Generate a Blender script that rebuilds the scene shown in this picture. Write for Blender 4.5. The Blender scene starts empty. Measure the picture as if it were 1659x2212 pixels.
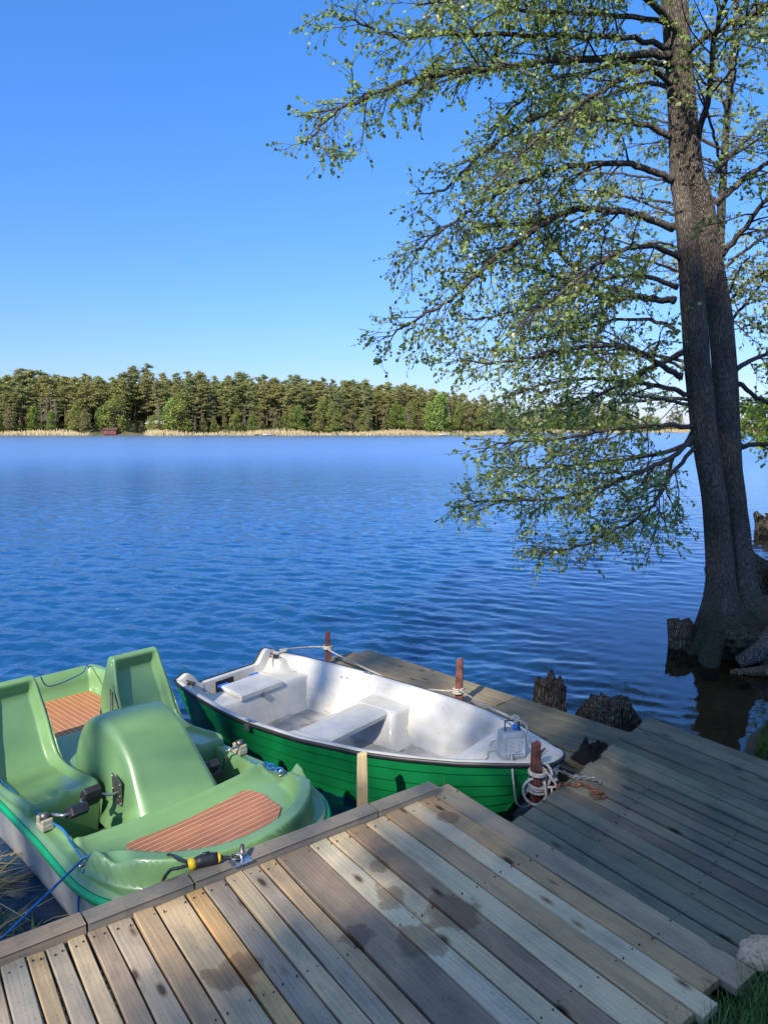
import bpy, math, random
import numpy as np
from mathutils import Vector, noise as mnoise
R = math.radians
PI = math.pi
random.seed(7)
rng = np.random.default_rng(7)
scene = bpy.context.scene
COL = scene.collection

# ------------------------------------------------------------------ camera
cd = bpy.data.cameras.new('camera')
cam = bpy.data.objects.new('camera', cd)
COL.objects.link(cam)
cam.location = (0, 0, 2.5)
cam.rotation_euler = (R(90 - 6.5), 0, 0)
cd.sensor_fit = 'VERTICAL'
cd.sensor_height = 36.0
cd.lens = 36.0 * 1597.0 / 2212.0
cd.clip_start = 0.05
cd.clip_end = 4000
scene.camera = cam

# ------------------------------------------------------------------ sky, sun, exposure
SUN_EL = 37.0
SUNV = Vector((-0.471 * math.cos(R(SUN_EL)), -0.882 * math.cos(R(SUN_EL)), math.sin(R(SUN_EL))))
world = bpy.data.worlds.new('World')
scene.world = world
world.use_nodes = True
wn = world.node_tree
wn.nodes.clear()
w_out = wn.nodes.new('ShaderNodeOutputWorld')
w_bg = wn.nodes.new('ShaderNodeBackground')
w_sky = wn.nodes.new('ShaderNodeTexSky')
w_sky.sky_type = 'NISHITA'
w_sky.sun_disc = False
w_sky.sun_elevation = R(SUN_EL)
w_sky.sun_rotation = math.atan2(SUNV.x, SUNV.y)
w_sky.air_density = 1.0
w_sky.dust_density = 0.25
w_sky.ozone_density = 2.6
w_hs = wn.nodes.new('ShaderNodeHueSaturation')
w_hs.inputs['Saturation'].default_value = 1.12
w_hs.inputs['Value'].default_value = 1.0
w_bg.inputs['Strength'].default_value = 0.15
wn.links.new(w_sky.outputs[0], w_hs.inputs['Color'])
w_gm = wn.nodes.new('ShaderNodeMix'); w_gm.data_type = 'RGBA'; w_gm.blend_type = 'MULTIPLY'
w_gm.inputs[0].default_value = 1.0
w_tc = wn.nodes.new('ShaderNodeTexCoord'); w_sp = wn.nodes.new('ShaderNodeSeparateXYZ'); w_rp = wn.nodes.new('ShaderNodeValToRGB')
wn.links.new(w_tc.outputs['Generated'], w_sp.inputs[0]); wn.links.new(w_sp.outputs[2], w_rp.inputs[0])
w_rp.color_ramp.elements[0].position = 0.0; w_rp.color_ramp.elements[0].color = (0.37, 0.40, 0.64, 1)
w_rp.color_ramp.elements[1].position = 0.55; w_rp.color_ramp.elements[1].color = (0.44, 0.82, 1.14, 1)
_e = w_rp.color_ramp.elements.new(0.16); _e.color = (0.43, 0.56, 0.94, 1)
_e = w_rp.color_ramp.elements.new(0.78); _e.color = (1.7, 1.30, 1.05, 1)  # upper sky warmed and brightened: added overhead fill against blue shade on the decks
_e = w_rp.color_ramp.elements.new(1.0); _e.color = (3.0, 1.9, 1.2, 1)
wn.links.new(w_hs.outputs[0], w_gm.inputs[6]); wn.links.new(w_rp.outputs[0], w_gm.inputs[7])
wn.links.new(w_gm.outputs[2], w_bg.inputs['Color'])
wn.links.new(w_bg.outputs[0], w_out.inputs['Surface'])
ld = bpy.data.lights.new('sun', 'SUN')
ld.energy = 4.8
ld.angle = R(0.53)
ld.color = (1.0, 0.90, 0.74)
sun = bpy.data.objects.new('sun', ld)
COL.objects.link(sun)
sun.rotation_euler = SUNV.to_track_quat('Z', 'Y').to_euler()
scene.view_settings.view_transform = 'Standard'
scene.view_settings.look = 'None'
scene.view_settings.gamma = 1.0
scene.view_settings.exposure = 0.68
try:
    scene.cycles.max_bounces = 8
    scene.cycles.transparent_max_bounces = 12
    scene.cycles.sample_clamp_indirect = 6.0
    scene.cycles.caustics_reflective = False
    scene.cycles.caustics_refractive = False
except Exception:
    pass

# ------------------------------------------------------------------ helpers
class MB:
    """collects vertices and faces; build() links them as one mesh object"""
    def __init__(s):
        s.v = []; s.f = []; s.c = []; s.uv = []
    def add(s, vs, fs, col=None, uvs=None):
        o = len(s.v)
        s.v.extend([tuple(p) for p in vs])
        for f in fs:
            s.f.append(tuple(i + o for i in f))
            s.c.append(col if col else (1, 1, 1))
            if uvs is not None:
                s.uv.append([uvs[i] for i in f])
            else:
                s.uv.append(None)
    def build(s, name, mat, parent=None, smooth=True, local=False):
        return mk(name, s.v, s.f, mat, parent, smooth, local, cols=s.c, uvs=s.uv)

def mk(name, verts, faces, mat, parent=None, smooth=True, local=False, cols=None, uvs=None):
    me = bpy.data.meshes.new(name)
    me.from_pydata([tuple(v) for v in verts], [], [tuple(f) for f in faces])
    if cols is not None:
        at = me.attributes.new('tint', 'FLOAT_COLOR', 'FACE')
        a = np.ones((len(faces), 4), dtype=np.float32)
        a[:, :3] = np.array(cols, dtype=np.float32)
        at.data.foreach_set('color', a.ravel())
    if uvs is not None and any(u is not None for u in uvs):
        ul = me.uv_layers.new(name='UVMap')
        fl = []
        for f, u in zip(faces, uvs):
            if u is None:
                u = [(0, 0)] * len(f)
            for q in u:
                fl.extend(q)
        ul.data.foreach_set('uv', np.array(fl, dtype=np.float32))
    if smooth:
        me.polygons.foreach_set('use_smooth', [True] * len(me.polygons))
    me.materials.append(mat)
    me.validate()
    me.update()
    o = bpy.data.objects.new(name, me)
    COL.objects.link(o)
    if parent is not None:
        o.parent = parent
        if not local:
            o.location = tuple(-c for c in parent.location)
    return o

def fastmesh(name, V, n, mat, parent=None, cols=None, local=False, smooth=False):
    """V: (faces, n, 3) array, every face separate"""
    m = V.shape[0]
    me = bpy.data.meshes.new(name)
    me.vertices.add(m * n)
    me.vertices.foreach_set('co', V.astype(np.float32).ravel())
    me.loops.add(m * n)
    me.loops.foreach_set('vertex_index', np.arange(m * n, dtype=np.int32))
    me.polygons.add(m)
    me.polygons.foreach_set('loop_start', np.arange(0, m * n, n, dtype=np.int32))
    me.polygons.foreach_set('loop_total', np.full(m, n, dtype=np.int32))
    me.update(calc_edges=True)
    if cols is not None:
        at = me.attributes.new('tint', 'FLOAT_COLOR', 'FACE')
        a = np.ones((m, 4), dtype=np.float32)
        a[:, :3] = cols
        at.data.foreach_set('color', a.ravel())
    me.materials.append(mat)
    o = bpy.data.objects.new(name, me)
    COL.objects.link(o)
    if parent is not None:
        o.parent = parent
        if not local:
            o.location = tuple(-c for c in parent.location)
    return o

def tag(o, label=None, cat=None, group=None, kind=None):
    if label: o['label'] = label
    if cat: o['category'] = cat
    if group: o['group'] = group
    if kind: o['kind'] = kind
    return o

def empty(name, loc, label, cat, group=None, rz=0.0):
    o = bpy.data.objects.new(name, None)
    COL.objects.link(o)
    o.location = loc
    o.rotation_euler = (0, 0, rz)
    o.empty_display_size = 0.2
    return tag(o, label, cat, group)

def tube_geo(pts, rads, n=8, cap=True):
    P = [Vector(p) for p in pts]
    m = len(P)
    vs = []; fs = []
    prev = None
    for i in range(m):
        t = (P[min(i + 1, m - 1)] - P[max(i - 1, 0)])
        if t.length < 1e-9: t = Vector((0, 0, 1))
        t.normalize()
        if prev is None:
            a = Vector((0, 0, 1)) if abs(t.z) < .9 else Vector((1, 0, 0))
            x = t.cross(a).normalized()
        else:
            x = (prev - t * prev.dot(t))
            if x.length < 1e-6: x = t.orthogonal()
            x.normalize()
        prev = x
        y = t.cross(x)
        r = rads[i] if hasattr(rads, '__len__') else rads
        for k in range(n):
            a = 2 * PI * k / n
            vs.append(P[i] + (x * math.cos(a) + y * math.sin(a)) * r)
    for i in range(m - 1):
        for k in range(n):
            k2 = (k + 1) % n
            fs.append((i * n + k, i * n + k2, (i + 1) * n + k2, (i + 1) * n + k))
    if cap:
        fs.append(tuple(range(n - 1, -1, -1)))
        fs.append(tuple((m - 1) * n + k for k in range(n)))
    return vs, fs

def add_tube(mb, pts, rads, n=8, col=None):
    v, f = tube_geo(pts, rads, n)
    mb.add(v, f, col)

def smooth_path(pts, sub=6, closed=False):
    P = [Vector(p) for p in pts]
    out = []
    n = len(P)
    for i in range(n - 1):
        p0 = P[max(i - 1, 0)]; p1 = P[i]; p2 = P[i + 1]; p3 = P[min(i + 2, n - 1)]
        for k in range(sub):
            t = k / sub
            out.append(0.5 * ((2 * p1) + (-p0 + p2) * t + (2 * p0 - 5 * p1 + 4 * p2 - p3) * t * t + (-p0 + 3 * p1 - 3 * p2 + p3) * t ** 3))
    out.append(P[-1])
    return out

def add_box(mb, c, s, rz=0.0, col=None, taper=1.0):
    cx, cy, cz = c; sx, sy, sz = [q / 2 for q in s]
    vs = []
    for z, k in ((-sz, 1.0), (sz, taper)):
        for x, y in ((-sx, -sy), (sx, -sy), (sx, sy), (-sx, sy)):
            x2 = x * k; y2 = y * k
            vs.append((cx + x2 * math.cos(rz) - y2 * math.sin(rz), cy + x2 * math.sin(rz) + y2 * math.cos(rz), cz + z))
    mb.add(vs, [(3, 2, 1, 0), (4, 5, 6, 7), (0, 1, 5, 4), (1, 2, 6, 5), (2, 3, 7, 6), (3, 0, 4, 7)], col)

def bevel(o, w, seg=2):
    m = o.modifiers.new('bevel', 'BEVEL')
    m.width = w; m.segments = seg; m.limit_method = 'ANGLE'; m.angle_limit = R(35)
    return o

def subsurf(o, l=1):
    m = o.modifiers.new('sub', 'SUBSURF')
    m.levels = l; m.render_levels = l
    return o

def grid_faces(nu, nv, closed_v=False):
    f = []
    for i in range(nu - 1):
        for j in range(nv - 1 + (1 if closed_v else 0)):
            j2 = (j + 1) % nv
            f.append((i * nv + j, i * nv + j2, (i + 1) * nv + j2, (i + 1) * nv + j))
    return f

def interp(x, xs, ys):
    return float(np.interp(x, xs, ys))

def sstep(a, b, x):
    t = min(1.0, max(0.0, (x - a) / (b - a)))
    return t * t * (3 - 2 * t)

# ------------------------------------------------------------------ materials
class NT:
    def __init__(s, name):
        s.m = bpy.data.materials.new(name)
        s.m.use_nodes = True
        s.t = s.m.node_tree
        s.t.nodes.clear()
        s.out = s.t.nodes.new('ShaderNodeOutputMaterial')
    def n(s, typ, ins=None, **kw):
        nd = s.t.nodes.new(typ)
        for k, v in kw.items(): setattr(nd, k, v)
        if ins:
            for k, v in ins.items():
                if hasattr(v, 'links') or isinstance(v, bpy.types.NodeSocket):
                    s.t.links.new(v, nd.inputs[k])
                else:
                    nd.inputs[k].default_value = v
        return nd
    def ramp(s, fac, stops, interp='LINEAR'):
        nd = s.t.nodes.new('ShaderNodeValToRGB')
        nd.color_ramp.interpolation = interp
        e = nd.color_ramp.elements
        e[0].position = stops[0][0]; e[0].color = c4(stops[0][1])
        e[1].position = stops[-1][0]; e[1].color = c4(stops[-1][1])
        for p, c in stops[1:-1]:
            q = e.new(p); q.color = c4(c)
        s.t.links.new(fac, nd.inputs[0])
        return nd.outputs[0]
    def math(s, op, a, b=None, clamp=False):
        nd = s.t.nodes.new('ShaderNodeMath'); nd.operation = op; nd.use_clamp = clamp
        for i, v in enumerate((a, b)):
            if v is None: continue
            if isinstance(v, bpy.types.NodeSocket): s.t.links.new(v, nd.inputs[i])
            else: nd.inputs[i].default_value = v
        return nd.outputs[0]
    def mix(s, fac, a, b, mode='MIX'):
        nd = s.t.nodes.new('ShaderNodeMix'); nd.data_type = 'RGBA'; nd.blend_type = mode
        for k, v in ((0, fac), (6, a), (7, b)):
            if isinstance(v, bpy.types.NodeSocket): s.t.links.new(v, nd.inputs[k])
            elif k == 0: nd.inputs[0].default_value = v
            else: nd.inputs[k].default_value = c4(v)
        return nd.outputs[2]
    def noise(s, vec, scale, detail=4, rough=0.55, dist=0.0):
        nd = s.n('ShaderNodeTexNoise', {'Scale': scale, 'Detail': detail, 'Roughness': rough, 'Distortion': dist})
        if vec is not None: s.t.links.new(vec, nd.inputs['Vector'])
        return nd.outputs[0]
    def mapping(s, vec, scale=(1, 1, 1), rot=(0, 0, 0), loc=(0, 0, 0)):
        nd = s.n('ShaderNodeMapping', {'Scale': scale, 'Rotation': rot, 'Location': loc})
        s.t.links.new(vec, nd.inputs[0])
        return nd.outputs[0]
    def bump(s, h, strength=0.5, dist=0.01, normal=None):
        nd = s.n('ShaderNodeBump', {'Strength': strength, 'Distance': dist, 'Height': h})
        if normal is not None: s.t.links.new(normal, nd.inputs['Normal'])
        return nd.outputs[0]
    def bsdf(s, **kw):
        nd = s.t.nodes.new('ShaderNodeBsdfPrincipled')
        names = dict(color='Base Color', rough='Roughness', normal='Normal', metal='Metallic', coat='Coat Weight', coatr='Coat Roughness', spec='Specular IOR Level', trans='Transmission Weight', sss='Subsurface Weight')
        for k, v in kw.items():
            i = nd.inputs[names[k]]
            if isinstance(v, bpy.types.NodeSocket): s.t.links.new(v, i)
            else: i.default_value = c4(v) if k == 'color' else v
        return nd
    def done(s, shader):
        s.t.links.new(shader, s.out.inputs['Surface'])
        return s.m

def c4(c):
    return (c[0], c[1], c[2], 1.0) if len(c) == 3 else tuple(c)

def simple(name, col, rough=0.5, metal=0.0, var=0.12, scale=20.0, bumpd=0.0, coat=0.0):
    t = NT(name)
    tc = t.n('ShaderNodeTexCoord').outputs['Object']
    nz = t.noise(tc, scale, 5, 0.6)
    dark = tuple(c * (1 - var * 1.6) for c in col); light = tuple(min(1, c * (1 + var)) for c in col)
    cc = t.ramp(nz, [(0.3, dark), (0.7, light)])
    kw = dict(color=cc, rough=rough, metal=metal, coat=coat)
    if bumpd: kw['normal'] = t.bump(nz, 0.6, bumpd)
    return t.done(t.bsdf(**kw).outputs[0])

def wood_mat(name, stains=False, grey=0.0, mossy=0.0, dark=1.0):
    t = NT(name)
    uv = t.n('ShaderNodeUVMap').outputs[0]
    tc = t.n('ShaderNodeTexCoord').outputs['Object']
    at = t.n('ShaderNodeAttribute', attribute_name='tint').outputs['Color']
    warp = t.noise(t.mapping(uv, (2.2, 7, 1)), 1.0, 3, 0.5)
    wv = t.n('ShaderNodeVectorMath', {0: uv, 1: t.n('ShaderNodeCombineXYZ', {'X': 0.0, 'Y': t.math('MULTIPLY', warp, 0.035)}).outputs[0]}, operation='ADD').outputs[0]
    grain = t.noise(t.mapping(wv, (2.5, 95, 1)), 1.0, 6, 0.65)
    fine = t.noise(t.mapping(wv, (9, 420, 1)), 1.0, 3, 0.6)
    ring = t.n('ShaderNodeTexWave', {'Scale': 1.0, 'Distortion': 5.0, 'Detail': 3.0, 'Detail Scale': 1.2, 'Vector': t.mapping(wv, (0.7, 16, 1))}, wave_type='BANDS', bands_direction='Y').outputs[1]
    patch = t.noise(t.mapping(uv, (2.5, 9, 1)), 1.0, 4, 0.6)
    kn = t.n('ShaderNodeTexVoronoi', {'Scale': 1.0, 'Randomness': 1.0, 'Vector': t.mapping(uv, (3.1, 8.5, 1))}, feature='F1').outputs['Distance']
    knot = t.ramp(kn, [(0.07, (0.05, 0.03, 0.02)), (0.11, (0.62, 0.5, 0.4)), (0.17, (1, 1, 1))])
    g1 = t.ramp(grain, [(0.25, (0.80, 0.78, 0.75)), (0.5, (0.98, 0.98, 0.98)), (0.75, (1.10, 1.09, 1.07))])
    c = t.mix(1.0, at, g1, 'MULTIPLY')
    c = t.mix(0.22, c, t.mix(1.0, c, t.ramp(ring, [(0.2, (0.72, 0.68, 0.62)), (0.8, (1.12, 1.12, 1.12))]), 'MULTIPLY'))
    c = t.mix(0.75, c, t.mix(1.0, c, t.ramp(patch, [(0.3, (0.55, 0.62, 0.66)), (0.5, (0.95, 0.97, 0.98)), (0.72, (1.18, 1.1, 1.0))]), 'MULTIPLY'))
    c = t.mix(1.0, c, t.mix(0.85, (1, 1, 1), knot), 'MULTIPLY')
    big = t.noise(tc, 1.7, 4, 0.65, 0.4)
    c = t.mix(0.8, c, t.mix(1.0, c, t.ramp(big, [(0.32, (0.66, 0.68, 0.72)), (0.62, (1.1, 1.08, 1.04))]), 'MULTIPLY'))
    speck = t.noise(tc, 90, 2, 0.7)
    c = t.mix(1.0, c, t.ramp(speck, [(0.27, (0.45, 0.42, 0.4)), (0.36, (1, 1, 1))]), 'MULTIPLY')
    rough = 0.72
    if mossy:
        ms = t.noise(tc, 5.5, 5, 0.7)
        c = t.mix(t.math('MULTIPLY', t.ramp(ms, [(0.5, (0, 0, 0)), (0.68, (1, 1, 1))]), mossy), c, (0.05, 0.075, 0.04))
    if stains:
        geo = t.n('ShaderNodeNewGeometry').outputs['Position']
        sn = t.noise(geo, 9.0, 4, 0.55, 0.6)
        mask = None
        for (sx, sy, sr) in ((0.28, 2.88, 0.17), (0.13, 2.70, 0.14), (0.03, 2.98, 0.10), (-0.10, 2.72, 0.10), (-0.55, 2.52, 0.13), (0.34, 3.62, 0.07), (-0.02, 3.2, 0.07)):
            dv = t.n('ShaderNodeVectorMath', {0: geo, 1: (sx, sy, 0.5)}, operation='DISTANCE').outputs['Value']
            q = t.math('SUBTRACT', 1.0, t.math('DIVIDE', dv, sr))
            mask = q if mask is None else t.math('MAXIMUM', mask, q)
        w = t.math('ADD', t.math('MULTIPLY', mask, 0.55), t.math('MULTIPLY', sn, 0.9))
        wet = t.ramp(w, [(0.58, (0, 0, 0)), (0.62, (.7, .7, .7)), (0.72, (1, 1, 1))])
        c = t.mix(wet, c, t.mix(1.0, c, (0.60, 0.52, 0.44), 'MULTIPLY'))
        rough = t.math('SUBTRACT', 0.72, t.math('MULTIPLY', wet, 0.3))
    if grey or dark != 1.0:
        c = t.mix(1.0, c, (dark, dark, dark), 'MULTIPLY')
    hb = t.math('ADD', t.math('MULTIPLY', grain, 0.7), t.math('MULTIPLY', fine, 0.4))
    nb = t.bump(hb, 0.5, 0.002)
    return t.done(t.bsdf(color=c, rough=rough, normal=nb, spec=0.35).outputs[0])

def grp_mat(name, col, rough=0.22, dirt=0.15, bumpd=0.0015, dirtcol=None, dscale=3.0, drange=(0.42, 0.72)):
    t = NT(name)
    tc = t.n('ShaderNodeTexCoord').outputs['Object']
    a = t.noise(tc, 2.2, 4, 0.55)
    c = t.ramp(a, [(0.25, tuple(k * 0.88 for k in col)), (0.75, tuple(min(1, k * 1.08) for k in col))])
    d = t.noise(tc, dscale, 7, 0.72, 0.3)
    dc = dirtcol or tuple(k * 0.45 for k in col)
    c = t.mix(t.math('MULTIPLY', t.ramp(d, [(drange[0], (0, 0, 0)), (drange[1], (1, 1, 1))]), dirt), c, dc)
    sp = t.noise(tc, 55, 3, 0.7)
    c = t.mix(t.math('MULTIPLY', t.ramp(sp, [(0.63, (0, 0, 0)), (0.72, (1, 1, 1))]), min(1, dirt * 1.5)), c, dc)
    b = t.bump(t.noise(tc, 14, 3, 0.5), 0.5, bumpd)
    rr = t.math('ADD', rough, t.math('MULTIPLY', d, 0.16))
    return t.done(t.bsdf(color=c, rough=rr, normal=b, coat=0.3, coatr=0.12).outputs[0])

def stripe_mat(name, col, axis, pitch):
    t = NT(name)
    tc = t.n('ShaderNodeTexCoord').outputs['Object']
    sp = t.n('ShaderNodeSeparateXYZ', {0: tc})
    x = sp.outputs[axis]
    fr = t.math('FRACT', t.math('DIVIDE', t.math('ADD', x, 10.013), pitch))
    line = t.math('LESS_THAN', fr, 0.075)
    nz = t.noise(t.mapping(tc, (6, 60, 6) if axis == 1 else (60, 6, 6)), 1.0, 5, 0.6)
    c = t.ramp(nz, [(0.3, tuple(k * 0.78 for k in col)), (0.7, tuple(k * 1.15 for k in col))])
    c = t.mix(line, c, (0.55, 0.47, 0.40))
    b = t.bump(t.math('ADD', nz, t.math('MULTIPLY', line, -1.0)), 0.4, 0.0015)
    return t.done(t.bsdf(color=c, rough=0.6, normal=b).outputs[0])

def leaf_mat(name, gain=1.0, transl=0.45, rough=0.36, spec=0.5):
    t = NT(name)
    at = t.n('ShaderNodeAttribute', attribute_name='tint').outputs['Color']
    c = t.mix(1.0, at, (gain, gain, gain), 'MULTIPLY')
    p = t.bsdf(color=c, rough=rough, spec=spec)
    tr = t.n('ShaderNodeBsdfTranslucent', {'Color': t.mix(1.0, c, (1.5, 1.6, 0.7), 'MULTIPLY')})
    mx = t.n('ShaderNodeMixShader', {0: transl, 1: p.outputs[0], 2: tr.outputs[0]})
    return t.done(mx.outputs[0])

def bark_mat(name, base=(0.16, 0.135, 0.115), moss=0.0, scale=1.0, hi=(0.30, 0.27, 0.24)):
    t = NT(name)
    tc = t.n('ShaderNodeTexCoord').outputs['Object']
    m = t.mapping(tc, (24 * scale, 24 * scale, 4.0 * scale))
    wob = t.noise(tc, 6, 3, 0.5)
    mv = t.n('ShaderNodeVectorMath', {0: m, 1: t.n('ShaderNodeCombineXYZ', {'X': t.math('MULTIPLY', wob, 3.0), 'Y': t.math('MULTIPLY', wob, 2.0)}).outputs[0]}, operation='ADD').outputs[0]
    v = t.n('ShaderNodeTexVoronoi', {'Scale': 1.0, 'Vector': mv}, feature='DISTANCE_TO_EDGE').outputs['Distance']
    n1 = t.noise(m, 1.3, 6, 0.65)
    h = t.math('ADD', t.math('MULTIPLY', t.math('MINIMUM', v, 0.35), 1.6), t.math('MULTIPLY', n1, 0.6))
    c = t.ramp(h, [(0.25, tuple(k * 0.28 for k in base)), (0.5, base), (0.85, hi)])
    big = t.noise(tc, 2.4, 4, 0.6)
    c = t.mix(0.7, c, t.mix(1.0, c, t.ramp(big, [(0.35, (0.6, 0.6, 0.62)), (0.65, (1.25, 1.2, 1.12))]), 'MULTIPLY'))
    if moss:
        pz = t.n('ShaderNodeSeparateXYZ', {0: t.n('ShaderNodeNewGeometry').outputs['Position']}).outputs[2]
        mm = t.math('ADD', t.math('SUBTRACT', moss, pz), t.math('MULTIPLY', t.math('SUBTRACT', t.noise(tc, 7, 5, 0.7), 0.5), 1.5))
        c = t.mix(t.math('MULTIPLY', t.math('MULTIPLY', mm, 1.6, True), 0.8, True), c, t.ramp(t.noise(tc, 30, 4, 0.7), [(0.35, (0.02, 0.02, 0.012)), (0.6, (0.055, 0.06, 0.02)), (0.75, (0.10, 0.09, 0.04))]))
    return t.done(t.bsdf(color=c, rough=0.9, normal=t.bump(h, 1.0, 0.022), spec=0.25).outputs[0])

M = {}
M['deck_light'] = wood_mat('weathered_softwood', stains=True)
M['deck_dark'] = wood_mat('old_grey_wood', mossy=0.35)
M['jetty'] = wood_mat('jetty_wood', mossy=0.2)
M['post_red'] = simple('red_brown_post', (0.13, 0.042, 0.028), 0.65, var=0.5, scale=14, bumpd=0.004)
M['post_pale'] = wood_mat('pale_post_wood')
M['green_shell'] = grp_mat('moulded_green_plastic', (0.155, 0.295, 0.122), 0.32, dirt=0.16)
M['green_band'] = grp_mat('bright_green_rubber', (0.0, 0.38, 0.13), 0.3, dirt=0.1)
M['hull_grey'] = grp_mat('grey_hull_plastic', (0.40, 0.39, 0.35), 0.45, dirt=0.45, dirtcol=(0.2, 0.18, 0.14))
M['hull_green'] = grp_mat('green_gelcoat', (0.003, 0.17, 0.047), 0.33, dirt=0.3)
M['white_grp'] = grp_mat('white_gelcoat', (0.52, 0.51, 0.48), 0.38, dirt=0.75, dirtcol=(0.27, 0.25, 0.215), dscale=2.6, drange=(0.42, 0.8))
M['floor_grp'] = grp_mat('dirty_white_floor', (0.46, 0.44, 0.42), 0.5, dirt=0.9, dirtcol=(0.11, 0.10, 0.085), dscale=3.6, drange=(0.42, 0.68))
M['rubber'] = simple('black_rubber', (0.018, 0.019, 0.022), 0.45, var=0.3)
M['mat_rear'] = stripe_mat('terracotta_rear', (0.38, 0.15, 0.06), 1, 0.042)
M['mat_front'] = stripe_mat('terracotta_front', (0.32, 0.125, 0.058), 0, 0.040)
M['steel'] = simple('steel', (0.45, 0.45, 0.44), 0.35, metal=0.9, var=0.25, scale=30)
M['dark_steel'] = simple('dark_steel', (0.20, 0.19, 0.17), 0.45, metal=0.8, var=0.3, scale=30)
M['beige'] = simple('beige_plastic', (0.42, 0.37, 0.27), 0.5)
M['blue_rope'] = simple('blue_rope', (0.01, 0.15, 0.42), 0.6, var=0.5, scale=120, bumpd=0.002)
M['white_rope'] = simple('white_rope', (0.46, 0.42, 0.36), 0.85, var=0.4, scale=110, bumpd=0.003)
M['blue_plastic'] = simple('blue_plastic', (0.02, 0.16, 0.62), 0.3)
M['can'] = grp_mat('cloudy_plastic', (0.34, 0.36, 0.38), 0.35, dirt=0.35)
M['paper'] = simple('printed_paper', (0.50, 0.52, 0.54), 0.7, var=0.1, scale=60)
M['ink'] = simple('grey_ink', (0.12, 0.13, 0.15), 0.7)
M['yellow'] = simple('yellow_plastic', (0.75, 0.50, 0.01), 0.4)
M['black'] = simple('black_plastic', (0.02, 0.02, 0.022), 0.5, var=0.3)
M['rust'] = simple('rusty_iron', (0.20, 0.085, 0.04), 0.8, var=0.5, scale=40, bumpd=0.002)
M['chain'] = simple('dull_chain', (0.30, 0.28, 0.26), 0.45, metal=0.6, var=0.4, scale=30)
M['cloth'] = simple('black_cloth', (0.008, 0.007, 0.008), 0.95, var=0.4)
M['zinc'] = simple('zinc_plate', (0.55, 0.60, 0.66), 0.28, metal=0.9, var=0.2, scale=60)
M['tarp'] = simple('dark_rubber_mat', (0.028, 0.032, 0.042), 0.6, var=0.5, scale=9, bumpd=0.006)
M['leaf'] = leaf_mat('alder_leaf')
M['leaf_far'] = leaf_mat('far_leaf', 1.0, 0.35, .8, .15)
M['needle'] = leaf_mat('pine_needles', 1.0, 0.3, .9, .1)
M['bark'] = bark_mat('alder_bark', base=(0.125, 0.105, 0.088), moss=0.85, scale=2.7, hi=(0.22, 0.195, 0.17))
M['twig'] = bark_mat('branch_bark', base=(0.12, 0.105, 0.09), scale=3.0, hi=(.24,.215,.19))
M['stump'] = bark_mat('rotting_wood', base=(0.12, 0.082, 0.05), moss=0.0, scale=2.2, hi=(0.34, 0.255, 0.17))
M['stump_moss'] = bark_mat('mossy_wood', base=(0.085, 0.062, 0.035), moss=0.45, scale=2.6)
M['grey_wood'] = bark_mat('bleached_root', base=(0.12, 0.105, 0.09), scale=2.4, hi=(0.30, 0.275, 0.24))
M['far_trunk'] = simple('far_trunk', (0.19, 0.12, 0.08), 0.9, var=0.3, scale=2)
M['bare_trunk'] = simple('pale_bare_trunk', (0.27, 0.225, 0.18), 0.9, var=0.3, scale=2)
M['grass'] = leaf_mat('grass_blades', 1.0, 0.3)
M['reed'] = leaf_mat('dry_reed', 1.0, 0.2)

def stone_mat():
    t = NT('granite_boulder')
    tc = t.n('ShaderNodeTexCoord').outputs['Object']
    a = t.noise(tc, 5, 5, 0.6); b = t.noise(tc, 70, 3, 0.7); cn = t.noise(tc, 9, 6, 0.75, 0.5)
    c = t.ramp(a, [(0.35, (0.58, 0.42, 0.29)), (0.65, (0.60, 0.37, 0.21))])
    c = t.mix(t.ramp(b, [(0.55, (0, 0, 0)), (0.7, (1, 1, 1))]), c, (0.15, 0.12, 0.11))
    c = t.mix(t.math('MULTIPLY', t.ramp(cn, [(0.52, (0, 0, 0)), (0.66, (1, 1, 1))]), 0.75), c, (0.10, 0.065, 0.035))
    return t.done(t.bsdf(color=c, rough=0.8, normal=t.bump(b, 0.5, 0.004)).outputs[0])
M['stone'] = stone_mat()

def ground_mat():
    t = NT('lake_shore_ground')
    tc = t.n('ShaderNodeTexCoord').outputs['Object']
    a = t.noise(tc, 2.2, 6, 0.65); b = t.noise(tc, 26, 5, 0.7)
    z = t.n('ShaderNodeSeparateXYZ', {0: tc}).outputs[2]
    c = t.ramp(a, [(0.3, (0.035, 0.026, 0.016)), (0.55, (0.075, 0.055, 0.03)), (0.75, (0.05, 0.055, 0.022))])
    sand = t.ramp(a, [(0.3, (0.055, 0.038, 0.02)), (0.7, (0.14, 0.105, 0.06))])
    c = t.mix(t.math('MULTIPLY', t.math('ADD', t.math('MULTIPLY', z, -6.0), 0.3), 1.0, True), c, sand)
    c = t.mix(0.6, c, t.mix(1.0, c, t.ramp(b, [(0.3, (0.5, 0.5, 0.5)), (0.7, (1.4, 1.35, 1.3))]), 'MULTIPLY'))
    return t.done(t.bsdf(color=c, rough=0.9, normal=t.bump(b, 0.8, 0.02)).outputs[0])
M['ground'] = ground_mat()

def far_ground_mat():
    t = NT('far_shore_soil')
    tc = t.n('ShaderNodeTexCoord').outputs['Object']
    a = t.noise(tc, 0.12, 6, 0.7)
    c = t.ramp(a, [(0.35, (0.035, 0.05, 0.015)), (0.5, (0.10, 0.09, 0.04)), (0.68, (0.22, 0.17, 0.09))])
    return t.done(t.bsdf(color=c, rough=0.95).outputs[0])
M['far_ground'] = far_ground_mat()

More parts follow.
